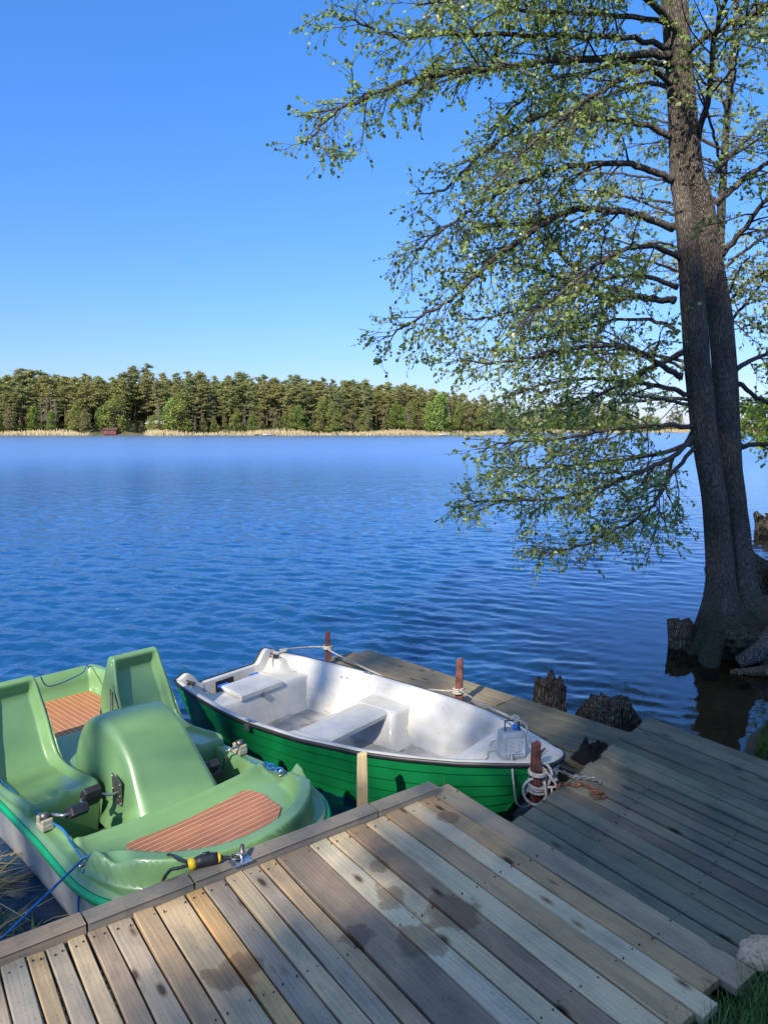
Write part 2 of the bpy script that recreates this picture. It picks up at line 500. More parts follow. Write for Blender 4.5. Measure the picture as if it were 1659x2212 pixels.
def water_mat():
    t = NT('lake_water')
    geo = t.n('ShaderNodeNewGeometry').outputs['Position']
    deep = t.n('ShaderNodeAttribute', attribute_name='deep').outputs['Fac']
    calm = t.n('ShaderNodeAttribute', attribute_name='calm').outputs['Fac']
    farr = t.n('ShaderNodeAttribute', attribute_name='far').outputs['Fac']
    # crest direction about -65 degrees in plan near the tree
    m1 = t.mapping(geo, (0.42, 1.0, 1.0), (0, 0, R(20)))
    m2 = t.mapping(geo, (1.0, 0.42, 1.0), (0, 0, R(-18)))
    n_big = t.noise(m1, 1.1, 3, 0.5, 0.3)
    n_mid = t.noise(m1, 4.2, 4, 0.55, 0.5)
    n_mid2 = t.noise(m2, 5.5, 3, 0.5, 0.4)
    n_fine = t.noise(geo, 17.0, 3, 0.5, 0.3)
    h = t.math('ADD', t.math('MULTIPLY', n_big, 0.9), t.math('ADD', t.math('MULTIPLY', n_mid, 0.55), t.math('MULTIPLY', n_mid2, 0.30)))
    h = t.math('ADD', h, t.math('MULTIPLY', n_fine, 0.13))
    h = t.math('MULTIPLY', h, calm)
    nb = t.bump(h, 1.0, 0.035)
    fr = t.n('ShaderNodeFresnel', {'IOR': 1.46, 'Normal': nb}).outputs[0]
    gl = t.n('ShaderNodeBsdfGlossy', {'Color': (0.82, 0.93, 1.0, 1), 'Roughness': t.math('ADD', 0.02, t.math('MULTIPLY', farr, 0.28)), 'Normal': nb})
    tr = t.n('ShaderNodeBsdfTransparent', {'Color': (0.74, 0.76, 0.60, 1)})
    df = t.n('ShaderNodeBsdfDiffuse', {'Color': (0.006, 0.060, 0.165, 1)})
    body = t.n('ShaderNodeMixShader', {0: deep, 1: tr.outputs[0], 2: df.outputs[0]})
    mx = t.n('ShaderNodeMixShader', {0: fr, 1: body.outputs[0], 2: gl.outputs[0]})
    return t.done(mx.outputs[0])
M['water'] = water_mat()

# ------------------------------------------------------------------ shore, lake bed, water
SHORE = [(-30, -6), (-8, -1.5), (-3, 0.9), (-1.2, 1.9), (0.3, 2.75), (1.2, 3.5), (2.2, 4.35), (2.7, 5.25), (2.95, 5.55), (3.45, 6.2), (4.15, 7.1), (4.2, 7.75), (3.75, 7.95), (3.62, 8.5), (4.2, 9.1), (5.4, 10.0), (8, 15), (14, 26), (40, 70), (160, 160), (500, 260)]
LAND = SHORE + [(500, -300), (-300, -300), (-300, -60)]

def shore_sd(X, Y):
    """signed distance, positive over water"""
    best = np.full(X.shape, 1e9)
    P = np.array(SHORE, dtype=float)
    for a, b in zip(P[:-1], P[1:]):
        d = b - a; L = d.dot(d)
        t = np.clip(((X - a[0]) * d[0] + (Y - a[1]) * d[1]) / L, 0, 1)
        best = np.minimum(best, np.hypot(X - a[0] - t * d[0], Y - a[1] - t * d[1]))
    inside = np.zeros(X.shape, dtype=bool)
    Q = LAND
    for i in range(len(Q)):
        x1, y1 = Q[i]; x2, y2 = Q[(i + 1) % len(Q)]
        if y1 == y2: continue
        cnd = ((y1 > Y) != (y2 > Y)) & (X < (x2 - x1) * (Y - y1) / (y2 - y1) + x1)
        inside ^= cnd
    return np.where(inside, -best, best)

def axis(parts):
    out = []
    for a, b, s in parts:
        out.extend(list(np.arange(a, b, s)))
    out.append(parts[-1][1])
    return np.array(out)

def sheet(name, xs, ys, zf, mat, attrs=None, smooth=True):
    X, Y = np.meshgrid(xs, ys, indexing='ij')
    Z = zf(X, Y)
    me = bpy.data.meshes.new(name)
    V = np.stack([X, Y, Z], -1).reshape(-1, 3).astype(np.float32)
    me.vertices.add(len(V)); me.vertices.foreach_set('co', V.ravel())
    nx, ny = X.shape
    i, j = np.meshgrid(np.arange(nx - 1), np.arange(ny - 1), indexing='ij')
    a = (i * ny + j).ravel()
    F = np.stack([a, a + ny, a + ny + 1, a + 1], -1).astype(np.int32)
    me.loops.add(F.size); me.loops.foreach_set('vertex_index', F.ravel())
    me.polygons.add(len(F))
    me.polygons.foreach_set('loop_start', np.arange(0, F.size, 4, dtype=np.int32))
    me.polygons.foreach_set('loop_total', np.full(len(F), 4, dtype=np.int32))
    me.polygons.foreach_set('use_smooth', np.full(len(F), smooth))
    me.update(calc_edges=True)
    for k, fn in (attrs or {}).items():
        at = me.attributes.new(k, 'FLOAT', 'POINT')
        at.data.foreach_set('value', fn(X, Y).astype(np.float32).ravel())
    me.materials.append(mat)
    o = bpy.data.objects.new(name, me); COL.objects.link(o)
    return o

def npnoise(X, Y, s, seed=0):
    out = np.zeros(X.shape)
    r = np.random.default_rng(seed)
    for k in range(7):
        a = r.uniform(0, 2 * PI); f = s * r.uniform(.6, 1.9); p = r.uniform(0, 6.28)
        out += np.sin((X * math.cos(a) + Y * math.sin(a)) * f + p)
    return out / 7

def bed_z(X, Y):
    sd = shore_sd(X, Y)
    n = npnoise(X, Y, 3.0, 3) * 0.05 + npnoise(X, Y, 9.0, 4) * 0.025
    w = -0.06 - 0.26 * sd
    w = np.maximum(w, -3.0)
    l = 0.04 + 0.42 * (1 - np.exp(np.minimum(sd, 0) / 0.55)) + 0.02 * np.minimum(-sd, 6)
    z = np.where(sd > 0, w, l)
    t = np.clip((sd + 0.12) / 0.24, 0, 1)
    z = np.where(np.abs(sd) < 0.12, 0.04 + (-0.10 - 0.04) * t, z)
    z = z + .06 * np.exp(-((X - 1.5) ** 2 / .8 + (Y - 2.0) ** 2 / .16)) + .05 * np.exp(-((X - 1.75) ** 2 + (Y - 2.35) ** 2) / .12)
    z = z + np.where(sd > 0, .20, 0) * np.exp(-((X + 1.9) ** 2 / 1.1 + (Y - 3.0) ** 2 / 1.0))
    z = z + np.where(sd > 0, np.minimum(.26, np.maximum(0, -z - .14)), 0) * np.exp(-((X - 2.2) ** 2 / 2.6 + (Y - 7.8) ** 2 / 5.0))
    z = z + .26 * np.exp(-((X - 4.35) ** 2 / .5 + (Y - 8.15) ** 2 / .35)) + .22 * np.exp(-((X - 3.5) ** 2 / .5 + (Y - 5.45) ** 2 / .35))
    return z + n * np.clip(np.abs(sd) * 3, 0, 1)

gx = axis([(-700, -60, 40), (-60, -10, 3), (-10, -3, .3), (-3, 6, .08), (6, 14, .3), (14, 60, 3), (60, 700, 40)])
gy = axis([(-300, -30, 30), (-30, -3, 2), (-3, 1.5, .3), (1.5, 10, .08), (10, 20, .4), (20, 80, 4), (80, 700, 40)])
tag(sheet('ground', gx, gy, bed_z, M['ground']), kind='structure')
wx = axis([(-900, -100, 100), (-100, -12, 8), (-12, 14, .25), (14, 100, 8), (100, 900, 100)])
wy = axis([(-20, 1, 3), (1, 26, .25), (26, 100, 6), (100, 900, 80)])
def deepf(X, Y):
    d = np.clip(-bed_z(X, Y), 0, 5)
    return 1 - np.exp(-1.7 * np.maximum(d - 0.18, 0))
def calmf(X, Y):
    sd = shore_sd(X, Y)
    lee = np.clip((X - .4) / 2.5, 0, 1) * np.clip((15 - Y) / 6, 0, 1)
    return (0.25 + 0.75 * np.clip(sd / 3.0, 0, 1)) * (1 - .84 * lee)
def water_sheet():
    """lake surface: a fan of rings (fine where the lake opens) carrying real wavelets"""
    rr = np.concatenate([np.arange(.3, 2.6, .12), 2.6 * 1.0052 ** np.arange(0, 620), 2.6 * 1.0052 ** 620 * 1.03 ** np.arange(1, 112)])
    aa = np.radians(np.concatenate([np.arange(-43, 43, .115), np.arange(43, 317, 3.0)]))
    A, RR = np.meshgrid(aa, rr, indexing='ij')
    X = RR * np.sin(A); Y = RR * np.cos(A) + .2
    r = np.random.default_rng(5)
    Z = np.zeros_like(X); Zs = np.zeros_like(X); amp = np.minimum(1, calmf(X, Y)) * (1 - np.clip((RR - 120) / 120, 0, 1))
    fine = (np.abs(((A + PI) % (2 * PI)) - PI) < R(43.5))
    spac = np.maximum(RR * .0052, RR * .0021)
    for k in range(100):
        lam = .09 * (1.0 / .09) ** r.beta(1.5, 1.9)
        th = R(252) + r.normal(0, .52) if k % 4 else r.uniform(0, 2 * PI)
        kk = 2 * PI / lam
        slope = .031 * (1.25 if .16 < lam < .5 else .8)
        damp = np.exp(-(spac * kk * .45) ** 2)
        grp = .65 + .35 * np.sin(X * r.uniform(-.5, .5) + Y * r.uniform(-.5, .5) + r.uniform(0, 6))
        (Zs if lam < .30 else Z)[...] += slope / kk * np.cos(kk * (X * math.cos(th) + Y * math.sin(th)) + r.uniform(0, 2 * PI)) * damp * grp
    Z = ((Z + 4.0 * Z * np.abs(Z)) * amp + Zs * amp ** .75 * 1.15) * fine
    me = bpy.data.meshes.new('water')
    V = np.stack([X, Y, Z], -1).reshape(-1, 3).astype(np.float32)
    me.vertices.add(len(V)); me.vertices.foreach_set('co', V.ravel())
    na, nr = X.shape
    i, j = np.meshgrid(np.arange(na), np.arange(nr - 1), indexing='ij')
    a = (i * nr + j).ravel(); b = (((i + 1) % na) * nr + j).ravel()
    F = np.stack([a, b, b + 1, a + 1], -1).astype(np.int32)
    me.loops.add(F.size); me.loops.foreach_set('vertex_index', F.ravel())
    me.polygons.add(len(F))
    me.polygons.foreach_set('loop_start', np.arange(0, F.size, 4, dtype=np.int32))
    me.polygons.foreach_set('loop_total', np.full(len(F), 4, dtype=np.int32))
    me.polygons.foreach_set('use_smooth', np.full(len(F), True))
    me.update(calc_edges=True)
    for nm, val in (('deep', deepf(X, Y)), ('calm', calmf(X, Y)), ('far', np.clip((RR - 12) / 60, 0, 1))):
        at = me.attributes.new(nm, 'FLOAT', 'POINT'); at.data.foreach_set('value', val.astype(np.float32).ravel())
    me.materials.append(M['water'])
    o = bpy.data.objects.new('water', me); COL.objects.link(o)
    return tag(o, kind='structure')
water_sheet()

# ------------------------------------------------------------------ decks
def boards(name, o, e, p, gaps, lens, z, th, tints, mat, root, starts=None, gap=0.008, sag=0.004, nail_at=None):
    """boards lie along p, side by side along e; gaps are the joint positions along e"""
    mb = MB()
    P = Vector((p[0], p[1], 0)).normalized(); E = Vector((e[0], e[1], 0)).normalized()
    O = Vector((o[0], o[1], 0))
    for i in range(len(gaps) - 1):
        a, b = sorted((gaps[i], gaps[i + 1]))
        g1 = gap * random.uniform(.35, .9); g2 = gap * random.uniform(.35, .9)
        a += g1; b -= g2
        L = lens[i] + random.uniform(-.012, .012)
        st = starts[i] if starts else 0.0
        n = 14
        zz = z + random.uniform(-sag, sag); tl = random.uniform(-.0025, .0025)
        vs = []; uv = []
        of = random.uniform(0, 50); ov = random.uniform(0, 20)
        ph = random.uniform(0, 6)
        r = 0.004
        for k in range(n + 1):
            t = st + (L - st) * k / n
            wv = 0.0025 * math.sin(t * 3.3 + ph)
            wa = 0.002 * math.sin(t * 7 + ph * 2); wb = 0.002 * math.sin(t * 6 + ph * 3)
            prof = [(a + wa, -th), (a + wa, -r), (a + wa + r, 0), (b + wb - r, 0), (b + wb, -r), (b + wb, -th)]
            for q, dz in prof:
                pt = O + E * q + P * t
                vs.append((pt.x, pt.y, zz + dz + wv + tl * (1 if q > (a + b) / 2 else -1)))
                uv.append((t + of, q + ov))
        fs = []
        for k in range(n):
            for j in range(5):
                fs.append((k * 6 + j, (k + 1) * 6 + j, (k + 1) * 6 + j + 1, k * 6 + j + 1))
        fs.append((0, 1, 2, 3, 4, 5)); q = n * 6
        fs.append((q + 5, q + 4, q + 3, q + 2, q + 1, q))
        # orientation: keep tops facing up
        v0, v1, v2 = [Vector(vs[i_]) for i_ in fs[2][:3]]
        if (v1 - v0).cross(v2 - v0).z < 0:
            fs = [tuple(reversed(f)) for f in fs]
        mb.add(vs, fs, tints[i % len(tints)], uv)
    if nail_at: nails(mb, o, e, p, gaps, nail_at, z)
    return mb.build(name, mat, root, smooth=False)

def nails(mb, o, e, p, gaps, offs, z):
    P = Vector((p[0], p[1], 0)).normalized(); E = Vector((e[0], e[1], 0)).normalized(); O = Vector((o[0], o[1], 0))
    for i in range(len(gaps) - 1):
        a, b = sorted((gaps[i], gaps[i + 1]))
        for t in offs:
            for q in (a + .022, b - .022):
                c = O + E * (q + random.uniform(-.004, .004)) + P * (t + random.uniform(-.012, .012))
                add_tube(mb, [(c.x, c.y, z - .004), (c.x, c.y, z + .0045)], 0.0032, 6, (.05, .04, .035))

def plank_bar(mb, a, b, w, h, ztop, col, ov=None):
    """a beam from a to b (plan), width w to the left of a->b, height h under ztop"""
    A = Vector((a[0], a[1], 0)); B = Vector((b[0], b[1], 0)); d = (B - A); L = d.length; d.normalize()
    nn = Vector((-d.y, d.x, 0)); r = 0.006
    vs = []; uv = []; of = random.uniform(0, 40)
    N = max(2, int(L / .12))
    for k in range(N + 1):
        t = L * k / N
        for q, dz in ((0, -h), (0, -r), (r, 0), (w - r, 0), (w, -r), (w, -h)):
            j = 0.0018 * math.sin(t * 9 + q * 40 + of)
            pt = A + d * t + nn * (q + j)
            vs.append((pt.x, pt.y, ztop + dz + j)); uv.append((t + of, q + of * .3 + dz))
    fs = []
    for k in range(N):
        for j in range(6):
            j2 = (j + 1) % 6
            fs.append((k * 6 + j, k * 6 + j2, (k + 1) * 6 + j2, (k + 1) * 6 + j))
    fs.append((5, 4, 3, 2, 1, 0)); q = N * 6; fs.append((q, q + 1, q + 2, q + 3, q + 4, q + 5))
    mb.add(vs, fs, col, uv)

ZA = 0.50; CA = (0.274, 3.942); EA = (.797, .604); PA = (.572, -.820)
gA = [0.105, -0.045, -0.16, -0.27, -0.389, -0.519, -0.636, -0.745, -0.853, -1.033, -1.121, -1.203, -1.287, -1.394, -1.476, -1.61, -1.705, -1.804, -1.887, -1.963, -2.039, -2.111, -2.199, -2.32, -2.44, -2.56, -2.69, -2.80, -2.93]
W1 = (0.35, 0.33, 0.26); TN = (0.30, 0.235, 0.16); GB = (0.245, 0.235, 0.215); DB = (0.165, 0.15, 0.135); YT = (0.35, 0.265, 0.15); BG = (0.20, 0.20, 0.19)
tA = [(0.265, 0.235, 0.19), (0.31, 0.24, 0.155), (0.39, 0.37, 0.30), TN, (0.37, 0.35, 0.28), (0.20, 0.165, 0.13), W1, (0.34, 0.35, 0.31), DB, (0.27, 0.235, 0.18), GB, (0.30, 0.28, 0.225), BG, YT, (0.285, 0.26, 0.205), (0.245, 0.21, 0.16), (0.24, 0.235, 0.22), (0.19, 0.175, 0.155), (0.27, 0.255, 0.21), (0.20, 0.205, 0.20), (0.26, 0.23, 0.17), (0.20, 0.215, 0.22), GB, TN, BG, GB, TN, BG]
tA = [(min(.65, c_[0] * 1.60), min(.55, c_[1] * 1.34), c_[2] * 1.08) for c_ in tA]
deckA = empty('wooden_deck', (0.2, 2.7, 0.0), 'newer light plank deck with raised edge board beside the pedal boat', 'deck')
lensA = [1.80, 1.74, 1.79, 1.77] + [2.4] * 40
lensA[0] = 1.79
stA = [0.07, 0.012] + [-0.07 + 0.065] * 30
boards('deck_boards', CA, EA, PA, gA, lensA, ZA, 0.032, tA, M['deck_light'], deckA, starts=[0.02, 0.0] + [0.078] * 30, nail_at=(0.13, 0.80, 1.45))
mb = MB()
EAv = Vector((EA[0], EA[1], 0)); nA = Vector((EA[1], -EA[0], 0))
def onA(s, w=0.0):
    q = Vector((CA[0], CA[1], 0)) + EAv * s + nA * w
    return (q.x, q.y)
segs = [(-0.02, -0.43, (0.30, 0.25, 0.18)), (-0.44, -1.43, (0.235, 0.205, 0.165)), (-1.44, -1.88, (0.22, 0.195, 0.155)), (-1.89, -3.0, (0.29, 0.225, 0.16))]
for k, (s1, s2, c_) in enumerate(segs):
    plank_bar(mb, onA(s1, .078 - .003 * (k % 2)), onA(s2, .078 - .003 * (k % 2)), -0.084, 0.05, ZA + 0.036 + .002 * (k % 2), c_)
for f_i, f in enumerate(mb.f): mb.f[f_i] = tuple(reversed(f))
mb.build('edge_board', M['deck_light'], deckA, smooth=False)
mb = MB()
plank_bar(mb, onA(0.06, .045), onA(-3.0, .045), 0.045, 0.14, ZA - 0.034, (0.22, 0.19, 0.15))
plank_bar(mb, onA(0.02, .85), onA(-3.0, .85), 0.05, 0.14, ZA - 0.036, (0.2, 0.18, 0.15))
plank_bar(mb, onA(0.0, 1.5), onA(-3.0, 1.5), 0.05, 0.14, ZA - 0.036, (0.2, 0.18, 0.15))
mb.build('frame_beam', M['deck_light'], deckA, smooth=False)
for s_, w_ in ((-0.05, .15), (-1.2, .15), (-2.3, .15)):
    q = onA(s_, w_)
    mb = MB(); add_tube(mb, [(q[0], q[1], -0.7), (q[0], q[1], 0.33)], 0.05, 10, (.2, .17, .13))
    mb.build('support_post', M['stump'], deckA)

# older grey deck
ZB = 0.455; CB = (0.664, 3.641); EB = (.652, .758); PB = (.560, -.828)
gB = [-0.26, -0.14, -0.018, 0.10, 0.233, 0.34, 0.454, 0.56, 0.66, 0.763, 0.855, 0.947, 1.057, 1.166, 1.268, 1.381, 1.53, 1.646, 1.77, 1.894]
tB = []
for i in range(30):
    k = random.uniform(.8, 1.2)
    tB.append((0.160 * k, 0.149 * k * random.uniform(.96, 1.05), 0.112 * k * random.uniform(.88, 1.05)))
tB[6] = (0.15, 0.12, 0.09); tB[9] = (0.17, 0.15, 0.115)
deckB = empty('wooden_deck', (1.9, 3.9, 0.0), 'old dark grey plank deck with the boulder lying on it', 'deck')
deckB.location = (1.9, 3.9, 0)
lB = [1.2, 1.40, 1.47, 1.50, 1.56, 1.62, 1.7] + [1.9] * 14
boards('deck_boards', CB, EB, PB, gB, lB, ZB, 0.032, tB, M['deck_dark'], deckB, gap=0.013, sag=0.005, starts=[.35, .12, 0] + [0.0 + random.uniform(-.012, .012) for _ in range(20)], nail_at=(0.42, 0.95))
mb = MB()
def onB(s, w):
    q = Vector((CB[0], CB[1], 0)) + Vector((EB[0], EB[1], 0)).normalized() * s + Vector((PB[0], PB[1], 0)).normalized() * w
    return (q.x, q.y)
for w_ in (0.06, 0.9, 1.4):
    plank_bar(mb, onB(-.1, w_), onB(1.88, w_), -0.05, 0.13, ZB - 0.036, (0.10, 0.10, 0.09))
mb.build('frame_beam', M['deck_dark'], deckB, smooth=False)
for s_ in (0.1, 1.0, 1.8):
    q = onB(s_, .11); mb = MB(); add_tube(mb, [(q[0], q[1], -0.6), (q[0], q[1], ZB - .17)], 0.05, 10)
    mb.build('support_post', M['stump'], deckB)

# far jetty: long narrow boards
ZC = 0.25; CC = (1.90, 5.21); EC = (-.721, -.693); PC = (-.693, .721)
jet = empty('narrow_jetty', (0.6, 6.0, 0.0), 'long narrow plank jetty behind the white rowing boat', 'jetty')
gC = [0.0, 0.15, 0.30, 0.445, 0.60, 0.74]
tC = [(0.22, 0.185, 0.125), (0.25, 0.20, 0.13), (0.23, 0.19, 0.135), (0.24, 0.20, 0.14), (0.20, 0.175, 0.125)]
boards('deck_boards', CC, EC, PC, gC, [2.96, 3.0, 3.02, 2.98, 2.86], ZC, 0.04, tC, M['jetty'], jet, starts=[1.12] * 5, gap=0.011)
tC2 = [tuple(k * .62 for k in c_) for c_ in tC]
boards('deck_boards', CC, EC, PC, gC, [1.11] * 5, ZC - .002, 0.04, [(0.17, 0.155, 0.11)] * 5, M['jetty'], jet, starts=[-0.55] * 5, gap=0.012)
mb = MB()
def onC(s, w):
    q = Vector((CC[0], CC[1], 0)) + Vector((EC[0], EC[1], 0)).normalized() * s + Vector((PC[0], PC[1], 0)).normalized() * w
    return (q.x, q.y)
plank_bar(mb, onC(0.01, -.4), onC(0.01, 2.93), -0.05, 0.16, ZC - .045, (0.16, 0.14, 0.1))
plank_bar(mb, onC(0.73, -.4), onC(0.73, 2.75), 0.05, 0.16, ZC - .045, (0.16, 0.14, 0.1))
for w_ in (0.2, 1.14, 2.2, 2.9):
    plank_bar(mb, onC(0.06, w_), onC(0.68, w_), 0.05, 0.10, ZC - .045, (0.16, 0.14, 0.1))
mb.build('frame_beam', M['jetty'], jet, smooth=False)
for s_, w_ in ((0.05, 2.8), (.7, 2.6), (0.05, 1.2), (.7, 1.2)):
    q = onC(s_, w_); mb = MB(); add_tube(mb, [(q[0], q[1], -1.6), (q[0], q[1], ZC - .06)], 0.045, 10)
    mb.build('support_post', M['stump'], jet)

# mooring posts
def post(x, y, z0, z1, w, d, rz, mat, label, lean=(0, 0), name='mooring_post', col=(1, 1, 1)):
    mb = MB()
    n = 8; vs = []; uv = []
    for k in range(n + 1):
        t = k / n; z = z0 + (z1 - z0) * t
        for (a, b) in ((-1, -1), (1, -1), (1, 1), (-1, 1)):
            s = 1 + 0.02 * math.sin(k * 2.1 + a)
            if k == n: s *= .88
            px = a * w / 2 * s; py = b * d / 2 * s
            zz = z + (0.008 * a if k == n else 0)
            vs.append((x + px * math.cos(rz) - py * math.sin(rz) + lean[0] * t, y + px * math.sin(rz) + py * math.cos(rz) + lean[1] * t, zz))
            uv.append((z, a * w / 2 + b * d * .7))
    fs = [(k * 4 + j, k * 4 + (j + 1) % 4, (k + 1) * 4 + (j + 1) % 4, (k + 1) * 4 + j) for k in range(n) for j in range(4)]
    fs += [(3, 2, 1, 0), (n * 4, n * 4 + 1, n * 4 + 2, n * 4 + 3)]
    mb.add(vs, fs, col, uv)
    o = mb.build(name, mat, None, smooth=False)
    bevel(o, 0.004, 1)
    return tag(o, label, 'post')
post(-0.125, 4.06, -0.9, 0.645, 0.062, 0.045, R(8), M['post_pale'], 'pale new timber post between pedal boat and rowing boat', col=(0.50, 0.40, 0.23))
post(-0.545, 6.86, -1.2, 0.57, 0.052, 0.045, R(5), M['post_red'], 'worn red-brown post behind the stern of the rowing boat', lean=(.01, 0))
post(0.592, 5.80, -1.2, 0.645, 0.058, 0.045, R(-12), M['post_red'], 'red-brown post standing at the side of the narrow jetty', lean=(.02, 0))
post(0.905, 4.165, -0.9, 0.66, 0.052, 0.048, R(20), M['post_red'], 'red-brown post wrapped in rope at the bow of the rowing boat', lean=(-.012, 0))

# ------------------------------------------------------------------ rowing boat
RB_U = [0.0, .3, .7, 1.0, 1.5, 2.0, 2.3, 2.6, 2.85, 3.0, 3.07, 3.10]
RB_B = [.53, .60, .66, .68, .655, .58, .495, .375, .24, .145, .085, .0]
def rb_hb(u): return interp(u, RB_U, RB_B) if u < 3.02 else 0.145 * math.sqrt(max(0, 1 - ((u - 3.0) / .1) ** 2))
def rb_zg(u): return interp(u, [0, .5, 1, 1.5, 2, 2.5, 3.1], [.455, .435, .42, .42, .438, .462, .495])
RB_ZK = -0.16
def rb_g(f): return 0.60 + 0.40 * f if f > .3 else 0.72 * math.sin(min(1, f / .3) * PI / 2) ** .7
def rb_w(u, z):
    f = (z - RB_ZK) / (rb_zg(u) - RB_ZK)
    return rb_hb(u) * rb_g(max(0, min(1, f)))
def rb_lw(u, z): return max(0.0, rb_w(u, z) - 0.045)
def rake(u, f): return u - 0.34 * (1 - f) * (max(0, u - 1.6) / 1.5) ** 2.2 + 0.05 * (1 - f) * max(0, 1 - u / .5)

row = empty('rowing_boat', (-1.36, 6.22, 0.0), 'rowing boat with white interior and bright green lapped hull between the decks', 'boat', rz=math.atan2(-.62, .785))
US = [0, .03, .12] + [i * .12 + .2 for i in range(22)] + [2.9, 2.96, 3.0, 3.03, 3.06, 3.08, 3.092, 3.1]
US = sorted(set(round(u, 3) for u in US))
secs = []
bounds = [1.0, .84, .68, .53, .38, .24, .1, 0.0]
for i in range(len(bounds) - 1):
    secs.append((bounds[i], 0.0 if i else 0.0)); secs.append((bounds[i + 1] + .012, 0.013))
secs.append((0.0, 0.0))
def hull_pts(side):
    rows = []
    for u in US:
        r = []
        for f, o in secs:
            w = rb_hb(u) * rb_g(f)
            if w > .02: w += o * min(1, w / .15)
            z = RB_ZK + f * (rb_zg(u) - RB_ZK) + 0.16 * (max(0, u - 2.0) / 1.1) ** 2 * (1 - f)
            r.append((rake(u, f), side * w, z))
        rows.append(r)
    return rows
mb = MB()
for s in (-1, 1):
    rows = hull_pts(s); nv = len(secs)
    fs = grid_faces(len(rows), nv)
    if s > 0: fs = [tuple(reversed(f)) for f in fs]
    mb.add([p for r in rows for p in r], fs)
# transom
def tr_top(w):
    a = abs(w)
    return 0.385 + (0.115) * sstep(.30, .43, a) - 0.03 * sstep(.44, .53, a)
wl = np.linspace(-1, 1, 41)
vs = []
for q in wl:
    zt = tr_top(q * .53)
    for k in range(7):
        f = k / 6.0
        z = RB_ZK + f * (zt - RB_ZK)
        g = rb_g((z - RB_ZK) / (.455 - RB_ZK)) if z < .455 else 1.0
        vs.append((0.05 * (1 - f) - 0.002, q * .53 * g, z))
mb.add(vs, grid_faces(41, 7))
o = mb.build('hull', M['hull_green'], row, local=True)
es = o.modifiers.new('es', 'EDGE_SPLIT'); es.split_angle = R(32)

# inner liner: rim flange, sides, floor
FLZ = 0.065
def liner_row(u, s):
    zg = rb_zg(u); hb = rb_hb(u); r = []
    r.append((u, s * (hb - .001), zg + .004))
    r.append((u, s * max(0, hb - .012), zg + .009))
    r.append((u, s * max(0, hb - .040), zg + .007))
    r.append((u, s * max(0, hb - .050), zg - .006))
    for z in (.40, .34, .30, .285, .22, .17, .155, .12, .095):
        if u > 2.54: z = max(z, .36)
        if z > zg - .015: z = zg - .015
        w = rb_lw(u, z)
        if z in (.285, .155): w -= .010
        r.append((rake(u, 1) - (.0 if u < 2.4 else (u - 2.4) * .25 * (zg - z)), s * max(0, w), z))
    w0 = rb_lw(u, .09)
    fz = FLZ if u <= 2.54 else .35
    if u > 2.54: w0 = rb_lw(u, .36)
    r.append((u, s * max(0, w0 - .02), fz + .008))
    r.append((u, s * max(0, w0 - .06), fz))
    r.append((u, 0, fz))
    return r
UL = [u for u in US if u >= 0.0]
mbw = MB()
for s in (-1, 1):
    rows = [liner_row(u, s) for u in UL]; nv = len(rows[0])
    vs = [p for r in rows for p in r]
    fs = grid_faces(len(rows), nv)
    fs = [f for f in fs if (f[0] % nv) < nv - 2]
    if s < 0: fs = [tuple(reversed(f)) for f in fs]
    mbw.add(vs, fs)
o = mbw.build('inner_shell', M['white_grp'], row, local=True)
es = o.modifiers.new('es', 'EDGE_SPLIT'); es.split_angle = R(50)
# floor panel with a slightly raised centre and seams
vs = []; nu = 40; nw = 17
for i in range(nu):
    u = .35 + (2.62 - .35) * i / (nu - 1)
    w0 = max(.02, rb_lw(u, .09) - .03)
    for j in range(nw):
        q = -1 + 2 * j / (nw - 1)
        z = FLZ + .004 + (0.012 if abs(q) < .62 else 0.0) - (0.01 if abs(abs(q) - .62) < .04 else 0) + .02 * max(0, u - 2.2)
        vs.append((u, q * w0, z))
mb = MB(); mb.add(vs, grid_faces(nu, nw)); 
o = mb.build('floor', M['floor_grp'], row, local=True)

# stern: transom rim, motor well, quarter pads, bench and its front
vs = []; ul = [-.006, 0.0, .02, .045, .055, .062, .075, .10, .13, .15, .158, .165, .18, .21, .26, .32, .38, .42]
front = [(.445, .325), (.458, .31), (.465, .28), (.485, .20), (.51, .12), (.535, .085), (.56, .068)]
nw = 61
def stern_z(u, w):
    a = abs(w)
    rim = tr_top(w)
    base = 0.325 + 0.10 * (1 - sstep(.17, .30, u)) * sstep(.36, .46, a)
    well = 0.225
    inwell = (1 - sstep(.155, .17, u)) * (1 - sstep(.27, .30, a))
    z = base * (1 - inwell) + well * inwell
    k = 1 - sstep(.045, .064, u)
    return z * (1 - k) + rim * k
rows = []
for u in ul:
    r = []
    for j in range(nw):
        q = -1 + 2 * j / (nw - 1)
        wmax = rb_lw(max(u, 0), .33) + .03 if u > .1 else .53 - .03 * sstep(0, .1, u)
        if u <= .06: wmax = .528
        w = q * wmax
        z = stern_z(u, w)
        if u < -.003: z = min(z, tr_top(w) - .012)
        r.append((u, w, z))
    rows.append(r)
for u, z in front:
    rows.append([(u, (-1 + 2 * j / (nw - 1)) * (rb_lw(u, z) + .012), z) for j in range(nw)])
mb = MB(); mb.add([p for r in rows for p in r], grid_faces(len(rows), nw))
o = mb.build('stern_bench', M['white_grp'], row, local=True)
es = o.modifiers.new('es', 'EDGE_SPLIT'); es.split_angle = R(60)
